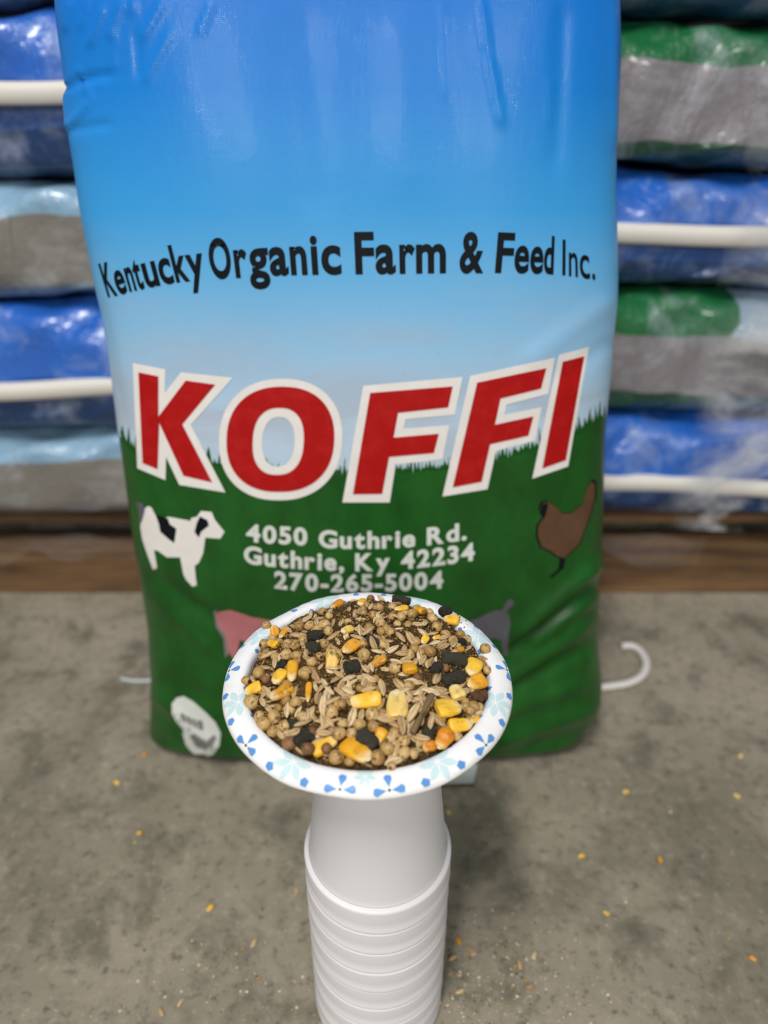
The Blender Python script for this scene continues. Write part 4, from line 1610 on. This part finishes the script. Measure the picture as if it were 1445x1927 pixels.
pts = []
for _ in range(5200):
    a = random.uniform(0, 2 * math.pi)
    r = math.sqrt(random.random()) * 0.071
    x, y = r * math.cos(a), r * math.sin(a)
    pts.append((Vector((x, y, heap_z(x, y) + random.uniform(0, 0.0012))), None))
o = obj('feed_crumbs', crumbs('feed_crumbs', pts, 0.0009, 0.0030), CRUMB)
o.location = BO
tag(o, 'brown chaff and crumbs scattered between the grains in the bowl', 'feed crumbs', kind='stuff')
# dark specks on the flange at the back right
pts = []
for zx, zy in [(1150, 168), (1158, 180), (1163, 172), (1170, 195), (1187, 195), (1195, 215), (1165, 205), (1240, 268), (1162, 190), (1180, 228), (1290, 305), (1155, 176)]:
    loc, nrm = hit(*zp(zx, zy))
    if loc is not None:
        pts.append((loc + nrm * 0.0002, nrm))
M = Mat('speck_black', 0.7, 0.2)
M.base(lin((34, 30, 24)))
tag(obj('feed_specks', crumbs('feed_specks', pts, 0.0011, 0.0022), M.m), 'black feed specks on the white flange at the back right', 'feed specks', kind='stuff')

# ------------------------------------------------------------------ spilled grain on the concrete
SPILL = [
    (1242, 1618, 'o', 'orange corn bit alone on the concrete at the right'), (1094, 1611, 'y', 'yellowish corn bit on the concrete right of the cups, below the card'),
    (863, 1770, 'o', 'orange corn bit on the floor just right of the cup stack'), (826, 1884, 'o', 'orange corn bit touching the foot of the cup stack'),
    (1416, 1804, 'o', 'orange corn bit at the right edge of the floor'), (220, 1473, 'y', 'pale yellow corn bit on the floor left of the feed bag corner'),
    (262, 1568, 'y', 'small yellow corn bit on the floor in the left middle'), (844, 1529, 'p', 'tan corn bit on the floor right behind the cups'),
    (1393, 1423, 'p', 'cream corn bit on the floor at the upper right'), (1386, 1498, 'p', 'cream corn bit on the floor below the upper right one'),
    (1177, 1490, 'p', 'faint cream corn bit on the floor right of the feed bag'), (1141, 1719, 'p', 'whitish corn bit on the floor in the right middle'),
    (395, 1709, 'y', 'yellow corn bit on the floor in the lower left middle'), (273, 1420, 'o', 'orange corn bit by the left corner of the feed bag'),
]
for q, (px, py, kd, lab) in enumerate(SPILL):
    p = on_floor(px, py, 0.0012)
    o = obj('corn_bit', CORN[kd][q % 4])
    s = random.uniform(0.0048, 0.0072)
    o.matrix_world = Matrix.Translation(p + Vector((0, 0, 0.0003))) @ Matrix.Rotation(random.uniform(0, 6.28), 4, 'Z') @ Matrix.Diagonal((s, s * 0.75, 0.0030, 1))
    tag(o, lab, 'corn bit', 'corn bits spilled on the floor')
SPO = [(885, 1787, 140, 'pale oat on the floor just right of the cups, nearest the orange bit'), (852, 1802, 30, 'pale oat husk on the floor against the cup stack'), (866, 1866, 20, 'pale oat on the floor at the lower right of the cups'),
       (998, 1857, 15, 'pale oat husk on the floor at the lower right, farther from the cups'), (558, 1676, 100, 'yellowish oat upright beside the left of the cups'), (340, 1886, 60, 'pale oat at the lower left floor, upper of the two'),
       (303, 1905, 130, 'pale oat at the lower left floor, lower of the two'), (478, 1774, 70, 'whitish oat on the floor left of the cups'), (1005, 1797, 60, 'cream oat on the floor right of the cups'), (978, 1815, 90, 'white oat chip on the floor right of the cups')]
for q, (px, py, an, lab) in enumerate(SPO):
    p = on_floor(px, py, 0.0013)
    o = obj('spilled_oat', OATS[q % 5])
    s = random.uniform(0.008, 0.0105)
    o.matrix_world = Matrix.Translation(p) @ Matrix.Rotation(math.radians(an), 4, 'Z') @ Matrix.Diagonal((s, s * 0.36, 0.0026, 1))
    tag(o, lab, 'oat grain', 'oats spilled on the floor')
pts = []
for _ in range(900):
    if random.random() < 0.7:
        px, py = random.gauss(900, 120), random.gauss(1850, 70)
    elif random.random() < 0.6:
        px, py = random.gauss(420, 120), random.gauss(1830, 70)
    else:
        px, py = random.uniform(0, 1445), random.uniform(1300, 1927)
    p = on_floor(px, py, 0.0)
    if math.hypot(p.x - AX[0], p.y - AX[1]) < 0.056 or p.y < 0.03 or p.y > 0.56:
        continue
    pts.append((Vector((p.x, p.y, 0.0005)), None))
M = Mat('floor_chaff', 0.8, 0.2)
ri = M.n('ShaderNodeNewGeometry').outputs['Random Per Island']
M.base(M.ramp(ri, [(0.0, lin((70, 62, 50))), (0.3, lin((150, 128, 88))), (0.6, lin((204, 186, 142))), (0.85, lin((222, 212, 188))), (0.95, lin((206, 150, 50)))]))
tag(obj('floor_chaff', crumbs('floor_chaff', pts, 0.0009, 0.0036), M.m), 'fine chaff scattered on the concrete around the cups', 'chaff', kind='stuff')
